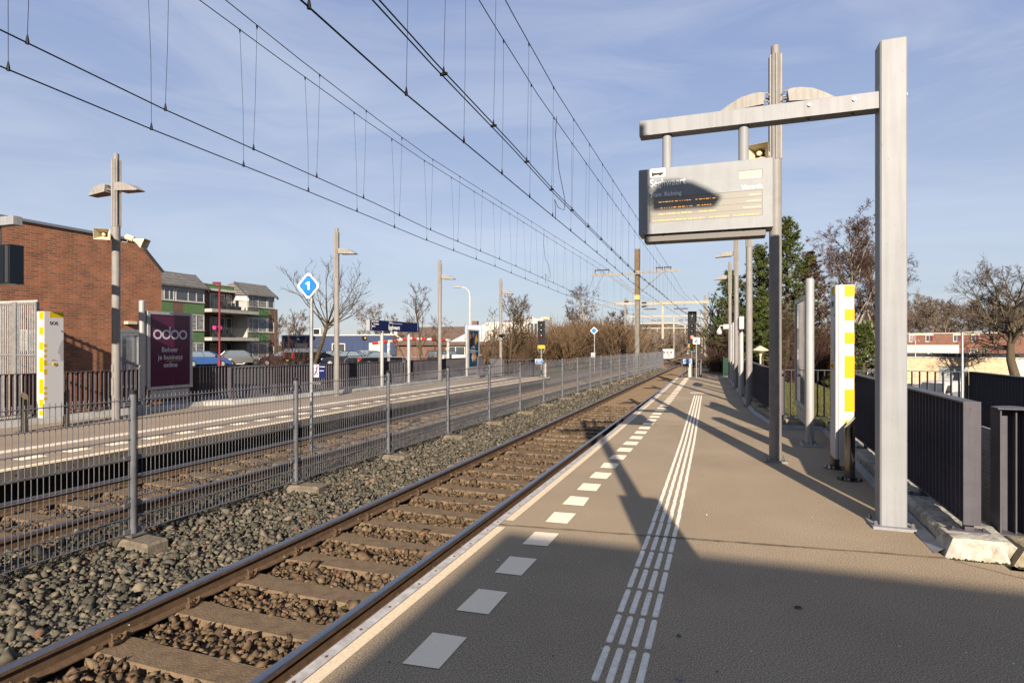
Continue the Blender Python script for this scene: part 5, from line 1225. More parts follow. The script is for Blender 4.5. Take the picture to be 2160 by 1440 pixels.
for z0, z1 in ((4.95,6.0),(2.3,3.35),(0,.55)):
    for x0, x1 in ((-12,-2.05),(-.95,1.42),(6.92,10.0)): M().box(x0,x1,-.03,-.003,z0,z1).build('green_panel', green_clad, t)
    M().box(-2.05,-.95,-.035,-.003,z0,z1).build('brick_pier', brick_dark, t); M().box(10.02,10.85,-.06,-.003,z0-.4,z1).build('brick_pier', brick_dark, t)
m = M(); m.box(10.851,10.90,.0,11,0,6.0); m.box(10.86,11.25,-.1,.35,0,6.0); m.build('end_wall', brick_dark, t)
for z0, z1 in ((6.05,7.30),(3.4,4.9),(.6,2.25)):
    window(t, -2.95, -1.9, z0, z1, 0, (.55,)); window(t, -1.75, 1.40, z0, z1, 0, (.43,.72), pm=curtain if z0 < 6 else glass_m); window(t, -6.4, -3.1, z0, z1, 0, (.4,.7))
    window(t, 7.0, 9.7, z0, z1, 0, (.22,.52), pm=curtain); window(t, 9.8, 10.75, z0, z1, 0, (), pm=glass_m)
    window(t, 1.6, 2.9, z0-.9 if z0 > 1 else .3, z1+.1, 2.0, (.5,), sill=False); window(t, 3.9, 5.0, z0-.6 if z0 > 1 else .3, z1, 2.0, (.5,), sill=False)
    window(t, 5.15, 5.85, z0-1.0 if z0 > 1 else .1, z1, 2.0, (), .12, trim_w, teal_pane if 3 < z0 < 4 else curtain, sill=False, name='balcony_door'); window(t, 6.0, 6.75, z0-.3, z1, 2.0, (), sill=False)
for z in (2.45, 5.2):
    m = M(); m.box(1.46,7.5,-.95,1.98,z,z+.32); b = m.build('balcony', balc_m, t)
    m = M(); 
    for k in range(50): x = 1.55+.12*k; m.box(x-.008,x+.008,-.90,-.88,z+.36,z+1.28)
    for k in range(22): y = -.88+.12*k; m.box(7.42,7.44,y-.008,y+.008,z+.36,z+1.28)
    m.box(1.5,7.45,-.91,-.87,z+1.28,z+1.32); m.box(1.5,7.45,-.91,-.87,z+.33,z+.37); m.box(7.41,7.45,-.9,1.9,z+1.28,z+1.32); m.build('balustrade', trim_d, b)
for i, x in enumerate((1.75,2.4)):
    o = tag(M().tube([(x,-.98,0),(x,-.98,.35)], [.16,.22], 12).build('flower_pot', mat('pot_pink_%d' % i, (.75,.06,.30), .5)), ['left pink flower pot hung on the lower balcony rail','right pink flower pot hung on the lower balcony rail'][i], 'flower pot', 'pink flower pots'); o.location = (-46.0+.0, 42+0, -.4); w_ = Vector((-47,42,-.4)) + Vector((.98, x, 2.45+1.05)); 
    for v in o.data.vertices: v.co = Vector((v.co.x - x, v.co.y + .98, v.co.z))
    o.location = w_
for i, (x, z, lab) in enumerate(((4.4,5.52,'dark garden chairs on the upper balcony'),(3.3,2.77,'dark planters and tubs crowding the lower balcony'))):
    w_ = Vector((-47 + .3, 42 + x, -.4 + z)); tt_ = thing('balcony_furniture', lab, 'furniture', w_, R(90))
    rr_ = random.Random(40+i)
    for k in range(5): xx = -1.0+.5*k; m = M(); h = rr_.uniform(.45,.85); m.bbox(xx-.2,xx+.2,-.2,.2,0,.42,.03); m.box(xx-.2,xx+.2,.16,.22,.42,h+.2); m.build('chair' if i == 0 else 'planter', trim_d if k % 2 else dark_m, tt_)
# ---------------------------------------------------------------- blue flat roofed building
t = thing('blue_building', 'low blue clad building with a white roof edge', 'building', (-54.8,63,-.4), R(0))
L = 17.0
M().box(0,L,0,9,0,3.2).build('wall', blue_clad, t); M().box(-.05,L+.05,-.08,9.05,3.2,3.34).build('roof_edge', trim_w, t)
for x in (2.95,5.95,8.7,11.7): M().box(x-.02,x+.02,-.012,-.002,0,3.2).build('panel_joint', trim_d, t)
window(t, 2.2, 4.15, .7, 2.25, 0, (.66,), .10, trim_w, trim_w); window(t, 7.9, 9.9, .2, 2.25, 0, (.5,), .12); window(t, 13.4, 15.3, .6, 2.3, 0, (), .1, trim_w, trim_w)
M().box(18.3,19.5,-.05,-.004,0,2.35).build('door', trim_w, t)
M().tube([(2.75,-.12,2.68),(2.75,-.12,2.82),(2.75,-.12,2.9)], [.16,.15,.05], 12).build('wall_lamp', white_t, t)
m = M(); m.bbox(12.5,13.1,-.3,-.01,2.75,3.1,.05); fl_ = m.build('floodlight', dark_m, t); M().box(12.95,13.15,-.32,-.3,2.8,3.0).build('lamp_glass', amberplate, fl_)
m = M(); m.prism([(L+.06,0),(L+5.6,0),(L+.06,3.3)], -.1, 9, 'y'); t2 = m.build('sloped_roof', roof_felt, t); m = M(); m.prism([(L-.05,3.36),(L+.2,3.36),(L+5.75,.0),(L+5.5,.0)], -.16, -.102, 'y'); m.build('roof_edge', trim_w, t2)
def roofbox(lab, x, w, kind):
    o = thing('roof_unit', lab, 'roof unit', (-54.8+x, 64, 2.94))
    if kind: M().bbox(0,w,0,.5,0,.85,.03).build('casing', trim_w, o); M().box(.18,w-.18,-.012,-.001,.1,.75).build('grille', lens_dark, o)
    else: M().tube([(0,0,0),(0,0,.45),(0,0,.46),(0,0,.7)], [.22,.22,.32,.30], 14).build('vent_cap', trim_w, o)
roofbox('left white ventilation unit on the blue building', 4.1, 1.25, 1); roofbox('right white ventilation unit on the blue building', 14.6, 1.4, 1); roofbox('left white vent pipe on the blue building', 8.05, 0, 0); roofbox('right white vent pipe on the blue building', 16.6, 0, 0)
# houses behind
def house(lab, px, tt, rz, w, dpt, hw, hr, wm, rm, extra=None):
    p = at(px, 728, tt); t = thing('house', lab, 'house', (p.x,p.y,-.5), rz); M().box(-w/2,w/2,0,dpt,0,hw).build('wall', wm, t)
    m = M(); m.prism([(-.4,hw-.1),(dpt/2,hr),(dpt+.4,hw-.1)], -w/2-.2, w/2+.2, 'x'); m.build('roof', rm, t)
    if extra: extra(t, w, dpt, hw, hr)
    return t
def ex1(t, w, dpt, hw, hr):
    m = M(); m.prism([(-1,hw+.2),(8.2,hw+.2),(8.2,hr+.25),(4,hr+.35)], .5, 2.2, 'y'); m.build('white_gable', trim_w, t); window(t, 8.8, 10.2, hw+.9, hw+2.4, .0, (.3,.6), .12); m = M(); m.box(8.3,10.7,.0,3,hw+.7,hw+2.8); m.build('dormer', trim_w, t)
    window(t, -1,1.4,.5,2,0,(.5,)); window(t, 5,9,.4,1.9,0,(.3,.6)); M().box(9.5,10.6,3,4,hr-.6,hr+.9).build('chimney', brick_tan, t)
house('brick house with a brown tiled roof and a white gable beyond the barrier', 958, 68, R(0), 15, 9, 2.2, 4.4, brick_dark, tile_brown, ex1)
def ex2(t, w, dpt, hw, hr):
    for k in range(7): window(t, -w/2+.8+k*2.6, -w/2+2.6+k*2.6, .6, 2.1, 0, (.5,), .12)
    for x in (-6,0,6): M().box(x-.5,x+.5,3,4.2,hr-.6,hr+1.2).build('chimney', brick_dark, t)
house('long brown terrace with white windows behind the teal poster', 1060, 105, R(8), 20, 9, 2.6, 5.4, brick_dark, tile_brown, ex2)
house('brown roofed houses glimpsed through the shrubs beyond the signal', 1150, 120, R(10), 22, 9, 3.0, 6.0, brick_dark, tile_brown, None)
house('dark low house roof behind the bare young tree', 900, 100, R(0), 16, 9, 3.0, 5.2, brick_dark, tile_brown, None)
# distant flats
p = at(1446, 735, 420); t = thing('distant_flats', 'hazy bluish flats far down the line', 'flats', (p.x,p.y,-.5)); M().box(-3.5,3.5,0,8,0,9).build('wall', mat('far_flats', (.17,.19,.22), .8), t); m = M()
for k in range(4): m.box(-3.3,3.3,-.05,-.01,1.2+2*k,2.1+2*k)
m.build('windows', trim_d, t)
# right side buildings
p = at(2014, 728, 124); t = thing('row_house', 'long brown brick row of houses with red framed windows on the right', 'row house', (p.x,p.y,-3.2), R(-12))
M().box(-10,12.5,0,9,0,7.25).build('wall', brick_row, t); M().box(-10.1,12.6,-.15,9,7.25,7.42).build('roof_edge', trim_w, t)
red_fr = mat('window_red_frame', (.50,.07,.07), .5)
for x in (-8.0,-5.05,-.3,2.75): 
    window(t, x, x+1.35, 5.55, 7.0, 0, (.5,), .13, trim_w, curtain if x < -6 else glass_m); window(t, x+.7, x+1.35, 5.6, 6.9, -.06, (), .10, red_fr, glass_m if x > -6 else curtain, name='casement')
M().box(-8.0,-3.7,-.04,-.003,7.0,7.24).build('cream_band', cream_mark, t); M().box(-.3,4.1,-.04,-.003,7.0,7.24).build('cream_band', cream_mark, t)
for k, x in enumerate((-4.2,-2.9,-1.9,-.5,1.2,2.6,4.3,6.2)): window(t, x, x+1.2, 2.7 if k % 3 else 2.3, 4.1, 0, (.5,), .12, red_fr if k % 3 == 1 else trim_w)
for x in (-7.0,-5.2): M().box(x,x+.5,3,3.5,7.42,7.9).build('vent', trim_d, t)
p = at(1825, 728, 118); t = thing('house', 'house with a bright orange tiled roof seen past the yellow stripes', 'house', (p.x,p.y,-3.2), R(-14)); M().box(-5,5,2,9,0,4.9).build('wall', brick_dark, t); m = M(); m.prism([(1.6,4.7),(5.5,7.1),(9.4,4.7)], -5.2, 5.2, 'x'); m.build('roof', tile_orange, t); M().box(1.6,2.2,5,5.6,6.8,7.7).build('chimney', trim_d, t)
p = at(1905, 728, 92); t = thing('white_hall', 'long low hall with a plain white fascia behind the grey pillar', 'building', (p.x,p.y,-3.2), R(-12)); M().box(-11,7.0,0,9,3.25,4.85).build('fascia', trim_w, t); M().box(-11,6.6,.4,9,0,3.25).build('wall', mat('hall_wall', (.20,.22,.25), .7), t); window(t, -8.2, -7.2, .6, 2.2, .4, ()); window(t, -6.3,-5.5,.2,2.2,.4,())
for x in (-4.2,-2.6): M().box(x,x+.9,.3,.39,.2,2.0).build('door', trim_d, t)
p = at(2002, 728, 72); t = thing('tan_garage', 'tan brick garage with a dark flat roof and grey roller door', 'garage', (p.x,p.y,-3.2), R(-10)); M().box(-6.5,6.1,0,9,0,3.25).build('wall', brick_tan, t); M().box(-6.6,14,-.1,9,3.25,3.36).build('roof_edge', trim_w, t); M().box(-6.6,14,.2,9,3.362,3.75).build('roof', roof_felt, t)
M().box(6.1,14,.02,9,0,3.25).build('white_wall', trim_w, t); m = M(); m.box(-1.0,1.9,-.03,-.003,0,2.2); rd = m.build('roller_door', mat('roller_grey', (.42,.45,.45), .6, c2=(.35,.38,.38), sc=2), t); m = M(); m.box(-1.05,1.95,-.05,-.003,2.2,2.26); m.build('lintel', trim_d, rd)
m = M()
for z in (.4,.85,1.3,1.75): m.box(-1,1.9,-.036,-.031,z,z+.03)
m.build('slat_line', trim_d, rd); m = M(); ring(m, -.55, 1.45, .16, .05, -.04, 20); ring(m, -.3, 1.45, .16, .05, -.04, 20); m.box(.25,1.7,-.04,-.031,1.42,1.52); m.build('painted_lettering', galv, rd)
M().box(-6.4,-4.3,-.03,-.003,0,2.3).build('white_door', trim_w, t)
for k, x in enumerate((-1.9,-1.5,.2,2.2,2.8,3.4)): M().tube([(x,2,3.75),(x,2,3.9)], .12, 8).build('roof_vent', white_t, t)
# street lamps
def street(lab, px, tt, ztop, base, arm, mt, curved=False, ht=.07):
    p = at(px, 728, tt); t = thing('street_lamp', lab, 'street lamp', (p.x,p.y,base)); h = ztop-base; f = p.normalized(); ang = YAW
    t.rotation_euler = (0,0,YAW)
    if curved: pts = [(0,0,0),(0,0,h*.88),(arm*.06,0,h*.95),(arm*.3,0,h*.99),(arm*.62,0,h)]
    else: pts = [(0,0,0),(0,0,h-.02),(arm*.02,0,h),(arm*.55,0,h+.01)]
    M().tube(pts, [ht, ht*.9, ht*.7, ht*.6, ht*.5][:len(pts)], 8).build('pole', mt, t, smooth=True)
    a0, a1 = (arm*.55, arm) ; m = M(); m.bbox(min(a0,a1), max(a0,a1), -.12, .12, h-.06, h+.08, .03); m.build('lamp_head', mt if not curved else lamp_m, t)
street('white street lamp with a bent arm behind the teal poster', 991, 42, 5.75, -.4, -1.15, white_p, True)
street('white street lamp with a bent arm behind the unlit signal', 1134, 60, 4.45, -.4, -1.35, white_p, True)
street('small grey street lamp with a straight arm beside the white hall', 1931, 58, 2.05, -3.2, .32, galv, False, .05)
street('tall grey street lamp with a straight arm in front of the row of houses', 2030, 31, 2.28, -3.2, .95, galv, False, .065)
street('thin grey street lamp between the yellow stripes and the pillar', 1830, 50, 2.3, -3.2, .8, galv, False, .06)
p = at(1604, 728, 31); t = thing('garden_lamp', 'cone topped park lamp among the pines', 'lamp post', (p.x,p.y,-1.8)); M().cyl(0,0,0,2.9,.04,10).build('pole', beige, t); M().tube([(0,0,2.82),(0,0,2.95),(0,0,3.12),(0,0,3.16),(0,0,3.36)], [.05,.1,.40,.40,.06], 18).build('lamp_shade', beige, t, smooth=True, angle=30)
p = at(463, 728, 40); t = thing('red_pole', 'dark red lamp pole in front of the apartment block', 'pole', (p.x,p.y,-.4), YAW+R(24)); M().tube([(0,0,0),(0,0,.9),(0,0,1.0),(0,0,6.15)], [.13,.13,.068,.062], 14).build('pole', red_pole, t, smooth=True); M().bbox(-.42,.10,-.06,.06,6.12,6.28,.02).build('arm', red_pole, t)
# height barrier
pa, pb, pc = at(786, 724, 42), at(868, 714, 43.5), at(949, 718, 45); t = thing('height_barrier', 'red and white height barrier over the car park entrance', 'barrier', (pa.x,pa.y,-.4))
def seg(m, p, q, r): m.tube([p-pa+Vector((0,0,pa.z+.4)), q-pa+Vector((0,0,pa.z+.4))], r, 8)
for i, (p, q) in enumerate(((pa,pb),(pb,pc))):
    for k in range(8): m = M(); seg(m, p.lerp(q,k/8), p.lerp(q,(k+1)/8), .11); m.build('red_stripe' if k % 2 == 0 else 'white_stripe', red_paint if k % 2 == 0 else white_p, t)
for px, tt, z in ((820,42.6,1.85),(945,45,1.95)): p = at(px, 728, tt)-pa; M().cyl(p.x,p.y,0,z+.4,.11,12).build('post', trim_w, t)
for lab, pxs, tt in (('curved steel bike rail in front of the parked black cars', (725,735,880,930), 36),):
    pts = [at(pxs[0],770,tt), at(pxs[0]+3,758,tt), at(pxs[1],753.5,tt), at(pxs[2],752.5,tt), at(pxs[3],752,tt)]; t = thing('guard_rail', lab, 'guard rail', (pts[0].x,pts[0].y,-.4)); o = Vector((pts[0].x,pts[0].y,-.4)); M().tube([p-o for p in pts], .03, 6).build('rail', fence_m, t)
    m = M()
    for px in (755,800,850,900): p = at(px, 753, tt)-o; m.tube([(p.x,p.y,0),(p.x,p.y,p.z)], .025, 6)
    m.build('posts', fence_m, t)
p = at(998, 693, 40); t = thing('traffic_sign', 'back of a square traffic sign behind the teal poster', 'sign', (p.x,p.y,-.4), YAW-R(5)); M().box(-.55,.55,0,.03,2.45,3.35).build('plate', greylt, t); M().box(-.58,.58,.03,.04,2.42,3.38).build('border', blue_plate, t)
p = at(965, 752, 46); t = thing('white_trailer', 'low white trailer parked beside the dark estate car', 'trailer', (p.x,p.y,-.4), YAW-R(10)); M().bbox(-1.7,1.6,0,1.6,.45,1.25,.04).build('box', white_p, t); 
for x in (-.6,.5): M().tube([(x,-.02,.3),(x,.18,.3)], .3, 14).build('wheel', black_m, t)
# ---------------------------------------------------------------- cars
tyre_m = mat('tyre', (.02,.02,.02), .8); rim_m = mat('rim', (.35,.35,.36), .35, .8); tail_m = mat('tail_light', (.45,.015,.015), .2); head_m = mat('head_light', (.6,.62,.65), .15); plate_y = mat('number_plate_yellow', (.72,.50,.03), .5); plast = mat('bumper_dark', (.03,.03,.032), .6)
def car(lab, px, tt, head, col, style='hatch', L=3.9, W=1.68, H=1.46, base=-.4, rough=.25):
    p = at(px, 728, tt); t = thing('parked_car', lab, 'car', (p.x,p.y,base), head); paint = mat('car_paint', col, rough, .35, coat=.8)
    if style == 'hatch': low = [(0,.32),(.0,.70),(.05,.92),(.30,.96),(2.75,.95),(3.45,.80),(3.82,.66),(3.9,.50),(3.88,.28),(.1,.25)]; cab = (.12,2.95,.60,2.05)
    elif style == 'estate': low = [(0,.32),(.0,.74),(.05,.95),(.3,.98),(2.8,.96),(3.5,.86),(3.84,.72),(3.9,.5),(3.88,.28),(.1,.25)]; cab = (.05,2.9,.30,2.1)
    elif style == 'sedan': low = [(0,.34),(.02,.78),(.06,.96),(.62,1.0),(2.75,.95),(3.45,.84),(3.82,.7),(3.9,.5),(3.88,.28),(.1,.25)]; cab = (.5,2.95,1.05,2.1)
    else: low = [(0,.32),(.0,1.0),(.04,1.12),(.3,1.14),(2.95,1.12),(3.55,.95),(3.86,.78),(3.9,.5),(3.88,.28),(.1,.25)]; cab = (.0,3.2,.06,2.35)
    k = L/3.9; hs = H/1.46; w = W/2; cx_, cz_ = 1.95, .6; n = len(low); m = M(); vs = []
    for y, sc in ((-w,.965),(-w+.03,.99),(-w+.10,1),(w-.10,1),(w-.03,.99),(w,.965)): vs += [((cx_+(x-cx_)*sc-1.95)*k, y, (cz_+(z-cz_)*sc)*hs) for x, z in low]
    fs = [(j*n+i, j*n+(i+1)%n, (j+1)*n+(i+1)%n, (j+1)*n+i) for j in range(5) for i in range(n)] + [tuple(range(n-1,-1,-1))[::-1], tuple(range(5*n,6*n))[::-1]]
    m.add(vs, [f[::-1] for f in fs[:-2]] + fs[-2:]); m.build('body', paint, t, smooth=True, angle=35)
    b0, b1, r0, r1 = [(q-1.95)*k for q in cab]; zb_, zt = (.96 if style != 'suv' else 1.12)*hs-.02, H-.04; wb, wt = w-.07, w-.24
    gv = [(b0,-wb,zb_),(b1,-wb,zb_-.03),(b1,wb,zb_-.03),(b0,wb,zb_),(r0,-wt,zt),(r1,-wt,zt),(r1,wt,zt),(r0,wt,zt)]
    for nm, f in (('windscreen',(1,2,6,5)),('rear_window',(3,0,4,7)),('side_window',(0,1,5,4)),('side_window',(2,3,7,6))):
        m = M(); m.add([gv[i] for i in f], [(0,1,2,3)]); m.build(nm, car_glass, t)
    m = M(); m.add([(r0-.08,-wt-.015,zt-.01),(r1+.06,-wt-.015,zt-.01),(r1+.06,wt+.015,zt-.01),(r0-.08,wt+.015,zt-.01),(r0,-wt+.05,H),(r1,-wt+.05,H),(r1,wt-.05,H),(r0,wt-.05,H)], [(4,5,6,7),(0,1,5,4),(1,2,6,5),(2,3,7,6),(3,0,4,7),(0,3,2,1)])
    for a, b in ((0,4),(1,5),(2,6),(3,7)): m.tube([gv[a], gv[b]], .035, 6)
    for s in (-1, 1):
        mx0, mx1 = (b0*.45+b1*.55), (r0*.45+r1*.55); m.tube([(mx0,s*(wb+.003),zb_),(mx1,s*(wt+.003),zt)], .03, 6)
        if style in ('estate','suv'): q0, q1 = b0*.8+b1*.2, r0*.8+r1*.2; m.tube([(q0,s*(wb+.003),zb_),(q1,s*(wt+.003),zt)], .03, 6)
    m.build('roof', paint, t)
    for s in (-1,1):
        for x in ((.72-1.95)*k, (3.15-1.95)*k):
            o = M().tube([(x,s*(w-.16),.30),(x,s*(w+.005),.30)], .30, 20).build('wheel', tyre_m, t); M().tube([(x,s*(w-.02),.30),(x,s*(w+.014),.30)], .20, 16).build('rim', rim_m, o)
        M().bbox((3.55-1.95)*k,(3.86-1.95)*k, min(s*(w-.42),s*(w-.015)), max(s*(w-.42),s*(w-.015)), .60*hs, .74*hs, .03).build('headlight', head_m, t)
        M().bbox((-.015-1.95)*k,(.16-1.95)*k, min(s*(w-.28),s*(w+.006)), max(s*(w-.28),s*(w+.006)), .66*hs, (.92 if style != 'suv' else 1.08)*hs, .03).build('tail_light', tail_m, t)
        M().bbox((2.55-1.95)*k,(2.68-1.95)*k, min(s*(w-.02),s*(w+.16)), max(s*(w-.02),s*(w+.16)), .94*hs, 1.08*hs, .03).build('mirror', plast, t)
    m = M(); m.box((-.03-1.95)*k,(.0-1.95)*k,-.26,.26,.52,.63); m.box((3.9-1.95)*k,(3.93-1.95)*k,-.26,.26,.42,.53); m.build('number_plate', plate_y, t)
    m = M(); m.bbox((-.02-1.95)*k,(.25-1.95)*k,-w+.05,w-.05,.25,.46,.04); m.bbox((3.65-1.95)*k,(3.915-1.95)*k,-w+.06,w-.06,.24,.40,.04); m.build('bumper', plast if style == 'suv' else paint, t)
    return t
A = YAW
car('blue hatchback parked nearest the purple poster', 441, 55, R(40), (.05,.13,.36), 'hatch', 3.9)
car('white car mostly hidden behind the blue hatchback', 437, 61, R(60), (.62,.62,.60), 'hatch', 4.1, H=1.5)
car('dark car glimpsed between the red pole and the silver hatchback', 478, 63, R(95), (.02,.03,.07), 'hatch', 4.0)
car('silver grey hatchback seen from behind near the red pole', 508, 59, R(62), (.30,.30,.30), 'hatch', 3.8, H=1.5)
car('dark maroon estate car behind the bare shrub', 600, 57, R(195), (.045,.014,.018), 'estate', 4.3, H=1.5)
car('black tall car with a yellow plate behind the diamond sign pole', 651, 57, R(70), (.012,.012,.014), 'suv', 4.3, 1.8, 1.75)
car('black small car seen from the front left of the big black hatchback', 692, 62, R(215), (.015,.018,.025), 'hatch', 3.8)
car('black hatchback in the middle seen three quarter from the front', 731, 57, R(205), (.008,.012,.025), 'sedan', 4.5, 1.75, 1.47)
car('white car whose rear shows past the black hatchback', 772, 63, R(150), (.62,.62,.60), 'hatch', 4.0)
car('black saloon with red tail lights left of the name board posts', 808, 56, R(40), (.01,.011,.013), 'sedan', 4.5, 1.75, 1.43)
car('dark grey estate car parked under the height barrier', 944, 57, R(75), (.03,.035,.04), 'estate', 4.4, 1.75, 1.5)
# van and the vehicles below street level on the right
p = at(1985, 728, 46); t = thing('delivery_van', 'white and grey delivery van parked below the railing on the right', 'van', (p.x,p.y,-3.17), R(232))
prof = [(-2.4,.35),(-2.42,1.0),(-2.38,1.86),(-2.3,1.95),(.95,1.98),(1.15,1.92),(1.95,1.12),(2.35,.98),(2.42,.45),(2.3,.3)]
m = M(); n = len(prof); vs = []
for y, sc in ((-.92,.97),(-.84,1),(.84,1),(.92,.97)): vs += [(x*sc, y if z < 1.2 else y*.93, 1+(z-1)*sc) for x, z in prof]
m.add(vs, [(j*n+i, (j+1)*n+i, (j+1)*n+(i+1)%n, j*n+(i+1)%n) for j in range(3) for i in range(n)] + [tuple(range(n)), tuple(range(3*n,4*n))]); m.build('body', white_p, t, smooth=True, angle=35)
m = M(); m.add([(1.22,-.74,1.86),(1.22,.74,1.86),(1.93,.82,1.16),(1.93,-.82,1.16)], [(0,3,2,1)]); 
for v in range(4): m.v[v] = (m.v[v][0]+.03, m.v[v][1], m.v[v][2]+.02)
m.build('windscreen', glass_m, t)
for s in (-1,1):
    m = M(); m.add([(.55,s*.885,1.72),(1.1,s*.885,1.72),(1.68,s*.92,1.15),(.55,s*.92,1.15)], [(0,1,2,3) if s > 0 else (3,2,1,0)]); m.build('side_window', glass_m, t); m = M(); m.box(-2.2,.4,s*.922 if s > 0 else -.928, .928 if s > 0 else -.922,.6,1.2); m.build('lettering_panel', galv, t)
    for x in (-1.5,1.5): o = M().tube([(x,s*.75,.32),(x,s*.935,.32)], .32, 18).build('wheel', tyre_m, t); M().tube([(x,s*.9,.32),(x,s*.94,.32)], .2, 14).build('rim', rim_m, o)
    M().bbox(2.1,2.4,min(s*.5,s*.86),max(s*.5,s*.86),.72,.92,.03).build('headlight', head_m, t); M().bbox(1.35,1.5,min(s*.95,s*1.12),max(s*.95,s*1.12),1.15,1.4,.03).build('mirror', plast, t)
car('dark blue car half hidden behind the white van', 1928, 50, R(170), (.02,.03,.08), 'hatch', 4.0, base=-3.17)
car('silver car parked far behind the park lamp', 1632, 62, R(170), (.4,.41,.42), 'hatch', 4.0, base=-1.6)
car('grey car parked behind the railing near the yellow stripes', 1842, 50, R(190), (.3,.31,.33), 'hatch', 4.0, base=-2.2)
# ---------------------------------------------------------------- trees and shrubs
def grow(M0, MT, rng, p, d, L, r, lv, cfg):
    # one bough: a bent tapering tube; carries the next order of boughs
    k = cfg['seg'][lv]; pts = [p.copy()]; rad = [r]; q = p.copy(); dd = d.copy(); wob = cfg['wob'][lv]; up = cfg['up'][lv]
    for i in range(k):
        dd = (dd + Vector((rng.gauss(0,wob), rng.gauss(0,wob), rng.gauss(0,wob)+up))).normalized(); q = q + dd*(L/k); pts.append(q.copy()); rad.append(r*(1-(i+1)/k*cfg['taper'][lv]))
    (M0 if lv <= cfg['trunk_lv'] else MT).tube(pts, rad, (9,6,4,3,3)[lv], False)
    if lv+1 >= len(cfg['n']): return
    n = cfg['n'][lv+1]; n = max(1, int(round(n*rng.uniform(.75,1.25)))) if lv else n
    for j in range(n):
        u = rng.uniform(cfg['from'][lv], 1.0)**(.9); f = u*k; i = min(int(f), k-1); b = pts[i].lerp(pts[i+1], f-i); ax = (pts[i+1]-pts[i]).normalized()
        o = ax.orthogonal().normalized(); o = Quaternion(ax, rng.uniform(0, 2*math.pi) if lv else (j*2.4+rng.uniform(-.4,.4))) @ o; a = cfg['ang'][lv+1]*rng.uniform(.7,1.3)
        nd = (ax*math.cos(a) + o*math.sin(a)).normalized(); shr = 1 - cfg['shrink'][lv]*u
        grow(M0, MT, rng, b, nd, L*cfg['len'][lv+1]*shr*rng.uniform(.7,1.25), max(rad[i]*cfg['rr'][lv+1], cfg['rmin']), lv+1, cfg)
BASE = dict(seg=[6,5,4,3,2], wob=[.05,.12,.16,.2,.25], up=[.03,.10,.05,.04,.02], taper=[.8,.85,.8,.7,.6], trunk_lv=1, n=[1,11,8,6,4], **{'from':[.35,.2,.15,.1,.1]}, ang=[0,R(48),R(42),R(40),R(40)], shrink=[.45,.35,.3,.2,.1], len=[1,.62,.5,.48,.5], rr=[1,.5,.55,.6,.7], rmin=.012)
def tree(name, label, cat, loc, h, r, seed, bm_, tm_, lean=(0,0), group=None, **kw):
    cfg = dict(BASE); 
    for k_, v_ in kw.items(): cfg['from' if k_ == 'frm' else k_] = v_
    rng = random.Random(seed); A_, B_ = M(), M(); d = Vector((lean[0], lean[1], 1)).normalized()
    grow(A_, B_, rng, Vector((0,0,-.1)), d, h, r, 0, cfg)
    t = thing(name, label, cat, loc, 0, group); A_.build('trunk', bm_, t, smooth=True); B_.build('crown', tm_, t); return t
def gz(x, y): return gh(x, y) + .1
def P2(px, tt): p = at(px, 728, tt); return (p.x, p.y, gz(p.x, p.y))
tree('young_tree', 'leaning young bare tree behind the numbered diamond sign', 'tree', P2(652,33), 3.5, .13, 7, bark, bark, (.34,.1), trunk_lv=1, n=[1,17,6,4], frm=[.82,.25,.2,.1], len=[1,1.05,.42,.4,.4], ang=[0,R(52),R(36),R(38),R(40)], shrink=[.05,.5,.3,.2,.1], up=[.02,.13,.06,.03,0], wob=[.03,.06,.12,.18,.2], rr=[1,.36,.5,.6,.7], rmin=.011, taper=[.3,.8,.75,.6,.6])
tree('slim_tree', 'slim bare tree behind the right end of the blue name board', 'tree', P2(893,37), 5.6, .10, 12, bark, twig, (-.05,0), n=[1,22,6,4], frm=[.22,.2,.2,.1], len=[1,.52,.45,.5,.5], ang=[0,R(50),R(40),R(40),R(40)], up=[.02,.08,.05,.03,0], shrink=[.75,.3,.3,.2,.1])
tree('slim_tree', 'second thin bare tree right beside the slim one', 'tree', P2(917,38), 3.4, .07, 14, bark, twig, (.12,0), n=[1,16,6,4], frm=[.2,.2,.2,.1], len=[1,.4,.45,.5,.5])
tree('slim_tree', 'leaning thin stem between the two posts of the name board', 'tree', P2(872,36), 2.9, .06, 15, bark, twig, (-.55,0), n=[1,9,5,3], frm=[.3,.2,.2,.1], len=[1,.4,.45,.5,.5])
def dense(label, px, tt, h, seed, tm_=twig, w=1.0, name='round_tree', bk=bark_dark, **kw):
    cfg = dict(n=[1,15,9,7,4], frm=[.22,.2,.15,.1,.1], ang=[0,R(44)*w,R(38),R(36),R(38)], len=[1,.60*w,.48,.46,.5], shrink=[.45,.3,.3,.2,.1], rmin=.022 if tt > 80 else .014); cfg.update(kw)
    return tree(name, label, 'tree', P2(px, tt), h*.78, h*.022, seed, bk, tm_, **cfg)
dense('round bare tree behind the left end of the blue building', 618, 112, 8.8, 3, twig_haze)
dense('second round bare tree next to it, nearer the apartment block', 590, 118, 7.8, 33, twig_haze)
dense('broad bare tree behind the name board', 800, 104, 9.4, 5, twig_haze)
dense('low bare tree behind the right side of the name board', 845, 112, 7.2, 6, twig_haze)
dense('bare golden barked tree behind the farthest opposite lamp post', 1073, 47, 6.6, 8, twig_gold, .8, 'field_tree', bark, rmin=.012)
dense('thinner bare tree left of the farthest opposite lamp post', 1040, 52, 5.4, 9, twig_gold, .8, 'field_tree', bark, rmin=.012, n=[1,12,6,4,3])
dense('bare tree between the lamp post and the unlit signal', 1105, 58, 5.5, 10, twig_gold, .9, 'field_tree', bark)
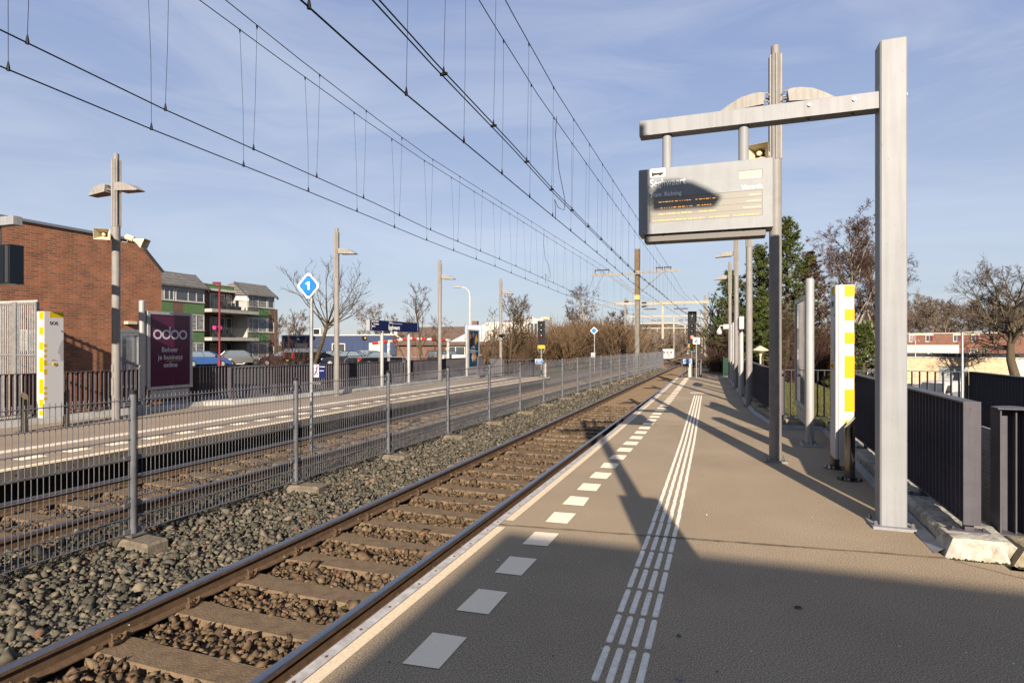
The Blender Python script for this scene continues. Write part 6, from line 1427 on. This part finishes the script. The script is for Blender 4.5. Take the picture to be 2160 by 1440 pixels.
birchk = dict(n=[1,17,9,6,4], frm=[.2,.2,.2,.1,.1], ang=[0,R(34),R(38),R(45),R(50)], up=[.02,.07,-.02,-.06,-.08], len=[1,.5,.45,.42,.5])
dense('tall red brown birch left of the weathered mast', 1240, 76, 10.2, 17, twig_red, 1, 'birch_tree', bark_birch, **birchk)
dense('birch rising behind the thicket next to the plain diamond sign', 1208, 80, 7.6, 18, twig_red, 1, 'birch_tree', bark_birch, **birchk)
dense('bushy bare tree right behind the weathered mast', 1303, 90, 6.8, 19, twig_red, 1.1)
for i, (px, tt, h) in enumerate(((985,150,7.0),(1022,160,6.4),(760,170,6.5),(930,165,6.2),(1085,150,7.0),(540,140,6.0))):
    dense(['far bare tree above the white gable','far bare tree right of the teal poster','far small bare tree above the blue building','far bare tree left of the middle opposite lamp post','far bare tree above the thicket edge','far bare tree behind the apartment block end'][i], px, tt, h, 60+i, twig_haze, n=[1,13,8,6,3])
# right hand trees
dense('tall pale barked birch right of the yellow striped column', 1795, 43, 13.6, 21, twig_red, 1, 'birch_tree', bark_birch, rmin=.011, n=[1,22,10,8,7], frm=[.22,.2,.2,.1,.1], ang=[0,R(30),R(36),R(45),R(50)], up=[.02,.08,.0,-.05,-.08], len=[1,.52,.42,.42,.5])
dense('second tall birch partly behind the near grey pillar', 1842, 45, 14.0, 22, twig_red, 1, 'birch_tree', bark_birch, rmin=.011, n=[1,22,10,8,7], frm=[.22,.2,.2,.1,.1], ang=[0,R(30),R(36),R(45),R(50)], up=[.02,.08,.0,-.05,-.08], len=[1,.5,.42,.42,.5])
tree('bare_tree', 'large dark bare tree at the right edge with a crooked trunk', 'tree', (P2(2146,62)[0], P2(2146,62)[1], -3.2), 10.4, .50, 25, bark_dark, bark_dark, (.12,.05), n=[1,22,10,8,6], frm=[.36,.2,.15,.1,.1], ang=[0,R(62),R(44),R(42),R(42)], len=[1,.72,.48,.45,.5], shrink=[.35,.3,.3,.2,.1], wob=[.10,.14,.18,.22,.25], rmin=.016, taper=[.7,.85,.8,.7,.6])
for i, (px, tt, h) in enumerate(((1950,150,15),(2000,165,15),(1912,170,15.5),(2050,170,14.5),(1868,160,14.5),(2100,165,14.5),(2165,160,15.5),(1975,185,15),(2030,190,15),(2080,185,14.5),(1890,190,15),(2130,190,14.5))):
    dense('%s bare tree of the row behind the brown row of houses' % ['big round','second','tall','low','leftmost','sixth','rightmost','hindmost round','hindmost middle','hindmost low','hindmost left','hindmost right'][i], px, tt, h, 80+i, twig_haze, 1.2, bk=twig_haze, n=[1,16,11,9,5], rmin=.035, frm=[.12,.2,.15,.1,.1])
def pine(label, px, tt, h, seed, lean=0, nm=needle, dens=1.0, wide=.30):
    rng = random.Random(seed); loc = P2(px, tt); t = thing('pine_tree', label, 'tree', loc); T, B = M(), M(); T.tube([(0,0,-.2),(lean*.3,0,h*.4),(lean,0,h*.97)], [h*.020,h*.015,.03], 8)
    nl = int(95*dens)
    for i in range(nl):
        u = .20 + .80*(i/nl)**.85; z = h*u; a = i*2.4 + rng.uniform(-.4,.4); L = h*wide*(1-u)**.62*rng.uniform(.65,1.15) + .25; el = R(-5) + R(58)*u**2 + rng.uniform(-.2,.2)
        d = Vector((math.cos(a)*math.cos(el), math.sin(a)*math.cos(el), math.sin(el))); p0 = Vector((lean*u,0,z)); p1 = p0 + d*L*.6; p2 = p0 + d*L + Vector((0,0,L*.18)); T.tube([p0,p1,p2], [.045,.03,.012], 4, False)
        for k in range(int(4 + L*5)):
            v = rng.uniform(.35,1.05); c = p0.lerp(p1, v/.6) if v < .6 else p1.lerp(p2, (v-.6)/.4); c = c + Vector((rng.gauss(0,.14), rng.gauss(0,.14), rng.gauss(0,.09))); s = rng.uniform(.16,.30)
            for _ in range(15):
                e = Vector((rng.gauss(0,1), rng.gauss(0,1), rng.gauss(.55,.8))).normalized(); o = e.orthogonal().normalized()*s*.13; o = Quaternion(e, rng.uniform(0,6)) @ o
                B.add([c-o, c+o, c+e*s], [(0,1,2)])
    T.build('trunk', bark_dark, t, smooth=True); B.build('crown', nm, t); return t
pine('tallest dark green pine directly right of the near lamp post', 1660, 43, 10.9, 41, dens=1.25, wide=.26)
pine('green pine between the near lamp post and the second one', 1602, 45, 9.0, 42, wide=.28)
pine('green pine whose ragged edge shows left of the lamp posts', 1561, 47, 7.6, 43, lean=-.8, wide=.34)
pine('brown tinged pine right of the tallest pine', 1708, 44, 9.4, 44, nm=dead_needle, wide=.26)
pine('low pine branches beside the yellow stripes in front of the white hall', 1822, 34, 4.3, 45, dens=.6, wide=.42)
pine('short green pine low behind the slatted railing', 1608, 36, 4.2, 47, dens=.7, wide=.36)
def shrub_mesh(seed, n=46, h=2.4, spread=.75, sub=5, r=.011, arch=.05):
    rng = random.Random(seed); B = M()
    for _ in range(n):
        a = rng.uniform(0, 2*math.pi); rr_ = rng.uniform(0,.35)*spread; p = Vector((rr_*math.cos(a), rr_*math.sin(a), 0)); d = Vector((math.cos(a)*rng.uniform(.05,.55)*spread, math.sin(a)*rng.uniform(.05,.55)*spread, 1)).normalized(); L = h*rng.uniform(.55,1.1); pts = [p]; q = p; rad = [r*1.5]
        for i in range(4): d = (d + Vector((rng.gauss(0,.12), rng.gauss(0,.12), -arch))).normalized(); q = q + d*L/4; pts.append(q); rad.append(r*(1.4-.25*i))
        B.tube(pts, rad, 3, False)
        for j in range(sub):
            f = rng.uniform(.8,3.6); i = int(f); b = pts[i].lerp(pts[i+1], f-i); e = (d + Vector((rng.gauss(0,.6), rng.gauss(0,.6), rng.gauss(.1,.35)))).normalized(); l = L*rng.uniform(.15,.38); B.tube([b, b+e*l*.5, b+e*l+Vector((0,0,rng.uniform(-.05,.1)))], [r*.85, r*.75, r*.6], 3, False)
    return B
def shrub(label, loc, mesh, name='bare_shrub', scale=1, rz=0, mt=twig):
    t = thing(name, label, 'shrub', loc, rz); mesh.build('stems', mt, t); t.scale = (scale,)*3; return t
shrub('red brown arching bare shrub in front of the parked maroon car', P2(612,24.5), shrub_mesh(3, 60, 2.5, 1.25, 5, .008), mt=twig_red)
shrub('small bare shrub right of the pole with the numbered diamond', P2(735,30), shrub_mesh(5, 26, 1.3, 1.0, 4, .008), mt=twig_red)
shrub('bare shrub at the foot of the slim trees', P2(905,34), shrub_mesh(6, 46, 1.9, 1.2, 5, .009), mt=twig)
shrub('brown bare shrub around the farthest opposite lamp post', P2(1075,38), shrub_mesh(7, 60, 2.3, 1.5, 6, .010), mt=twig_gold)
shrub('clipped brown hedge plant below the information board', P2(1672,27), shrub_mesh(9, 120, 1.15, 1.1, 6, .010), mt=twig_red)
shrub('reddish bare bush at the start of the footpath', P2(1513,46), shrub_mesh(10, 110, 2.0, 1.6, 6, .013), mt=twig_red)
shrub('reddish bare bush farther along the footpath', P2(1530,58), shrub_mesh(11, 110, 2.6, 1.6, 6, .015), mt=twig_red)
shrub('hanging red brown bare bush between the pines', P2(1628,38), shrub_mesh(13, 110, 4.6, .8, 8, .013, .16), mt=twig_red)
shrub('brown bare bush below the pines left of the information board', P2(1580,40), shrub_mesh(14, 90, 3.6, .9, 7, .013, .12), mt=twig_red)
shrub('dense brown bush behind the information board', P2(1735,40), shrub_mesh(15, 120, 4.4, .9, 8, .013, .10), mt=twig_red)
shrub('dark brown bush behind the near emergency column', P2(1770,42), shrub_mesh(16, 100, 3.2, 1.0, 7, .013, .10), mt=twig_red)
# the thicket along the left of the line: nobody could count its stems
def thicket(label, cells, seed, mt, r):
    rng = random.Random(seed); V = []; F = []; protos = [shrub_mesh(seed+i, 26, 2.6, 1.15, 10, r, .02) for i in range(4)]; PV = [np.array(p.v, dtype=float) for p in protos]; nb = 0; FF = []
    for (px, tt, h) in cells:
        x, y, z = P2(px + rng.uniform(-4,4), tt*rng.uniform(.95,1.05)); k = rng.randrange(4); a = rng.uniform(0,6.28); s = h/2.6*rng.uniform(.85,1.15); ca, sa = math.cos(a), math.sin(a); pv = PV[k]
        w = np.stack([(pv[:,0]*ca-pv[:,1]*sa)*s*1.1+x, (pv[:,0]*sa+pv[:,1]*ca)*s*1.1+y, pv[:,2]*s+z], 1); V.extend(map(tuple, w)); FF.extend([tuple(nb+i for i in f) for f in protos[k].f]); nb += len(pv)
    me = bpy.data.meshes.new('thicket'); me.from_pydata(V, [], FF); me.materials.append(mt); o = bpy.data.objects.new('thicket', me); C.objects.link(o); o['kind'] = 'stuff'; o['label'] = label
rg = random.Random(77); cells = []
for k in range(110):
    px = rg.uniform(1078, 1338); tt = rg.uniform(50,78); ytop = lerp([(1078,702),(1120,690),(1200,684),(1260,672),(1338,694)], px) + rg.uniform(-8,16); cells.append((px, tt, (2.0 + (728-ytop)*tt/1244)/1.08))
thicket('brown bare thicket along the left of the line', cells[:60], 200, twig_gold, .012)
thicket('darker bare thicket mixed into the pale one', cells[60:], 230, twig, .012)
def hcell(x0, x1, t0, t1, y0, y1): tt = rg.uniform(t0, t1); return (rg.uniform(x0,x1), tt, (2.0 + (728-rg.uniform(y0,y1))*tt/1244)/1.08)
cells = [hcell(1345,1442,105,220,698,714) for _ in range(110)] + [hcell(1240,1345,85,120,690,706) for _ in range(45)]
thicket('distant brown wood on the bank beside the line', cells, 300, twig_haze, .03)
cells = [hcell(1493,1565,75,150,706,728) for _ in range(46)]
thicket('reddish brown wood right of the line in the distance', cells, 400, twig_red, .022)
cells = [(rg.uniform(945,1090), rg.uniform(60,110), rg.uniform(2.0,3.2)) for _ in range(34)] + [(rg.uniform(1540,1760), rg.uniform(50,62), rg.uniform(3.2,5.5)) for _ in range(46)]
thicket('low brown undergrowth between the houses and below the pines', cells, 500, twig, .016)
# far horizon belt of trees
rg = random.Random(91); V = M()
for k in range(420):
    az = rg.uniform(R(-75), R(75)); dd = rg.uniform(420, 760); x, y = -dd*math.sin(az), dd*math.cos(az)
    if -60 < x < 40 and y > 200 and abs(x - y*.02) < 22: continue
    h = rg.uniform(6, 11); w = rg.uniform(5,9); 
    for j in range(26):
        a = rg.uniform(0,6.28); b = rg.uniform(0,1); e = Vector((math.cos(a)*w*.5*b, math.sin(a)*w*.5*b, h*(1-.5*b*b)*rg.uniform(.75,1.05))); o = Vector((rg.uniform(-.5,.5), rg.uniform(-.5,.5), 0)); p = Vector((x, y, 0)); V.add([p+o*2, p-o*2, p+e], [(0,1,2)]); V.add([p+e*.5+o*3, p+e*.5-o*3, p+e+Vector((rg.uniform(-1,1),0,rg.uniform(-1,.5)))], [(0,1,2)])
o = V.build('far_wood', twig_haze); o['kind'] = 'stuff'; o['label'] = 'far bare wood along the horizon'
# tufts of grass on the bank beyond the niche
rg = random.Random(5); V = M()
for k in range(5200):
    y = rg.uniform(13.4,34); x = rg.uniform(1.25,4.2); z = lerp([(2.6,-.10),(4.5,-.36),(10.5,-3.1)], x)
    for _ in range(3): a = rg.uniform(0,6.28); h = rg.uniform(.05,.15); q = Vector((x+rg.uniform(-.04,.04),y+rg.uniform(-.04,.04),z-.01)); w = Vector((math.cos(a),math.sin(a),0))*.006; V.add([q-w,q+w,q+Vector((rg.uniform(-.05,.05),rg.uniform(-.05,.05),h))], [(0,1,2)])
o = V.build('grass_tufts', mat('grass_blades', (.1,.1,.03), .9, island=[(0,(.07,.085,.02)),(.6,(.12,.125,.035)),(1,(.22,.18,.07))])); o['kind'] = 'stuff'; o['label'] = 'rough grass on the bank behind the railing'
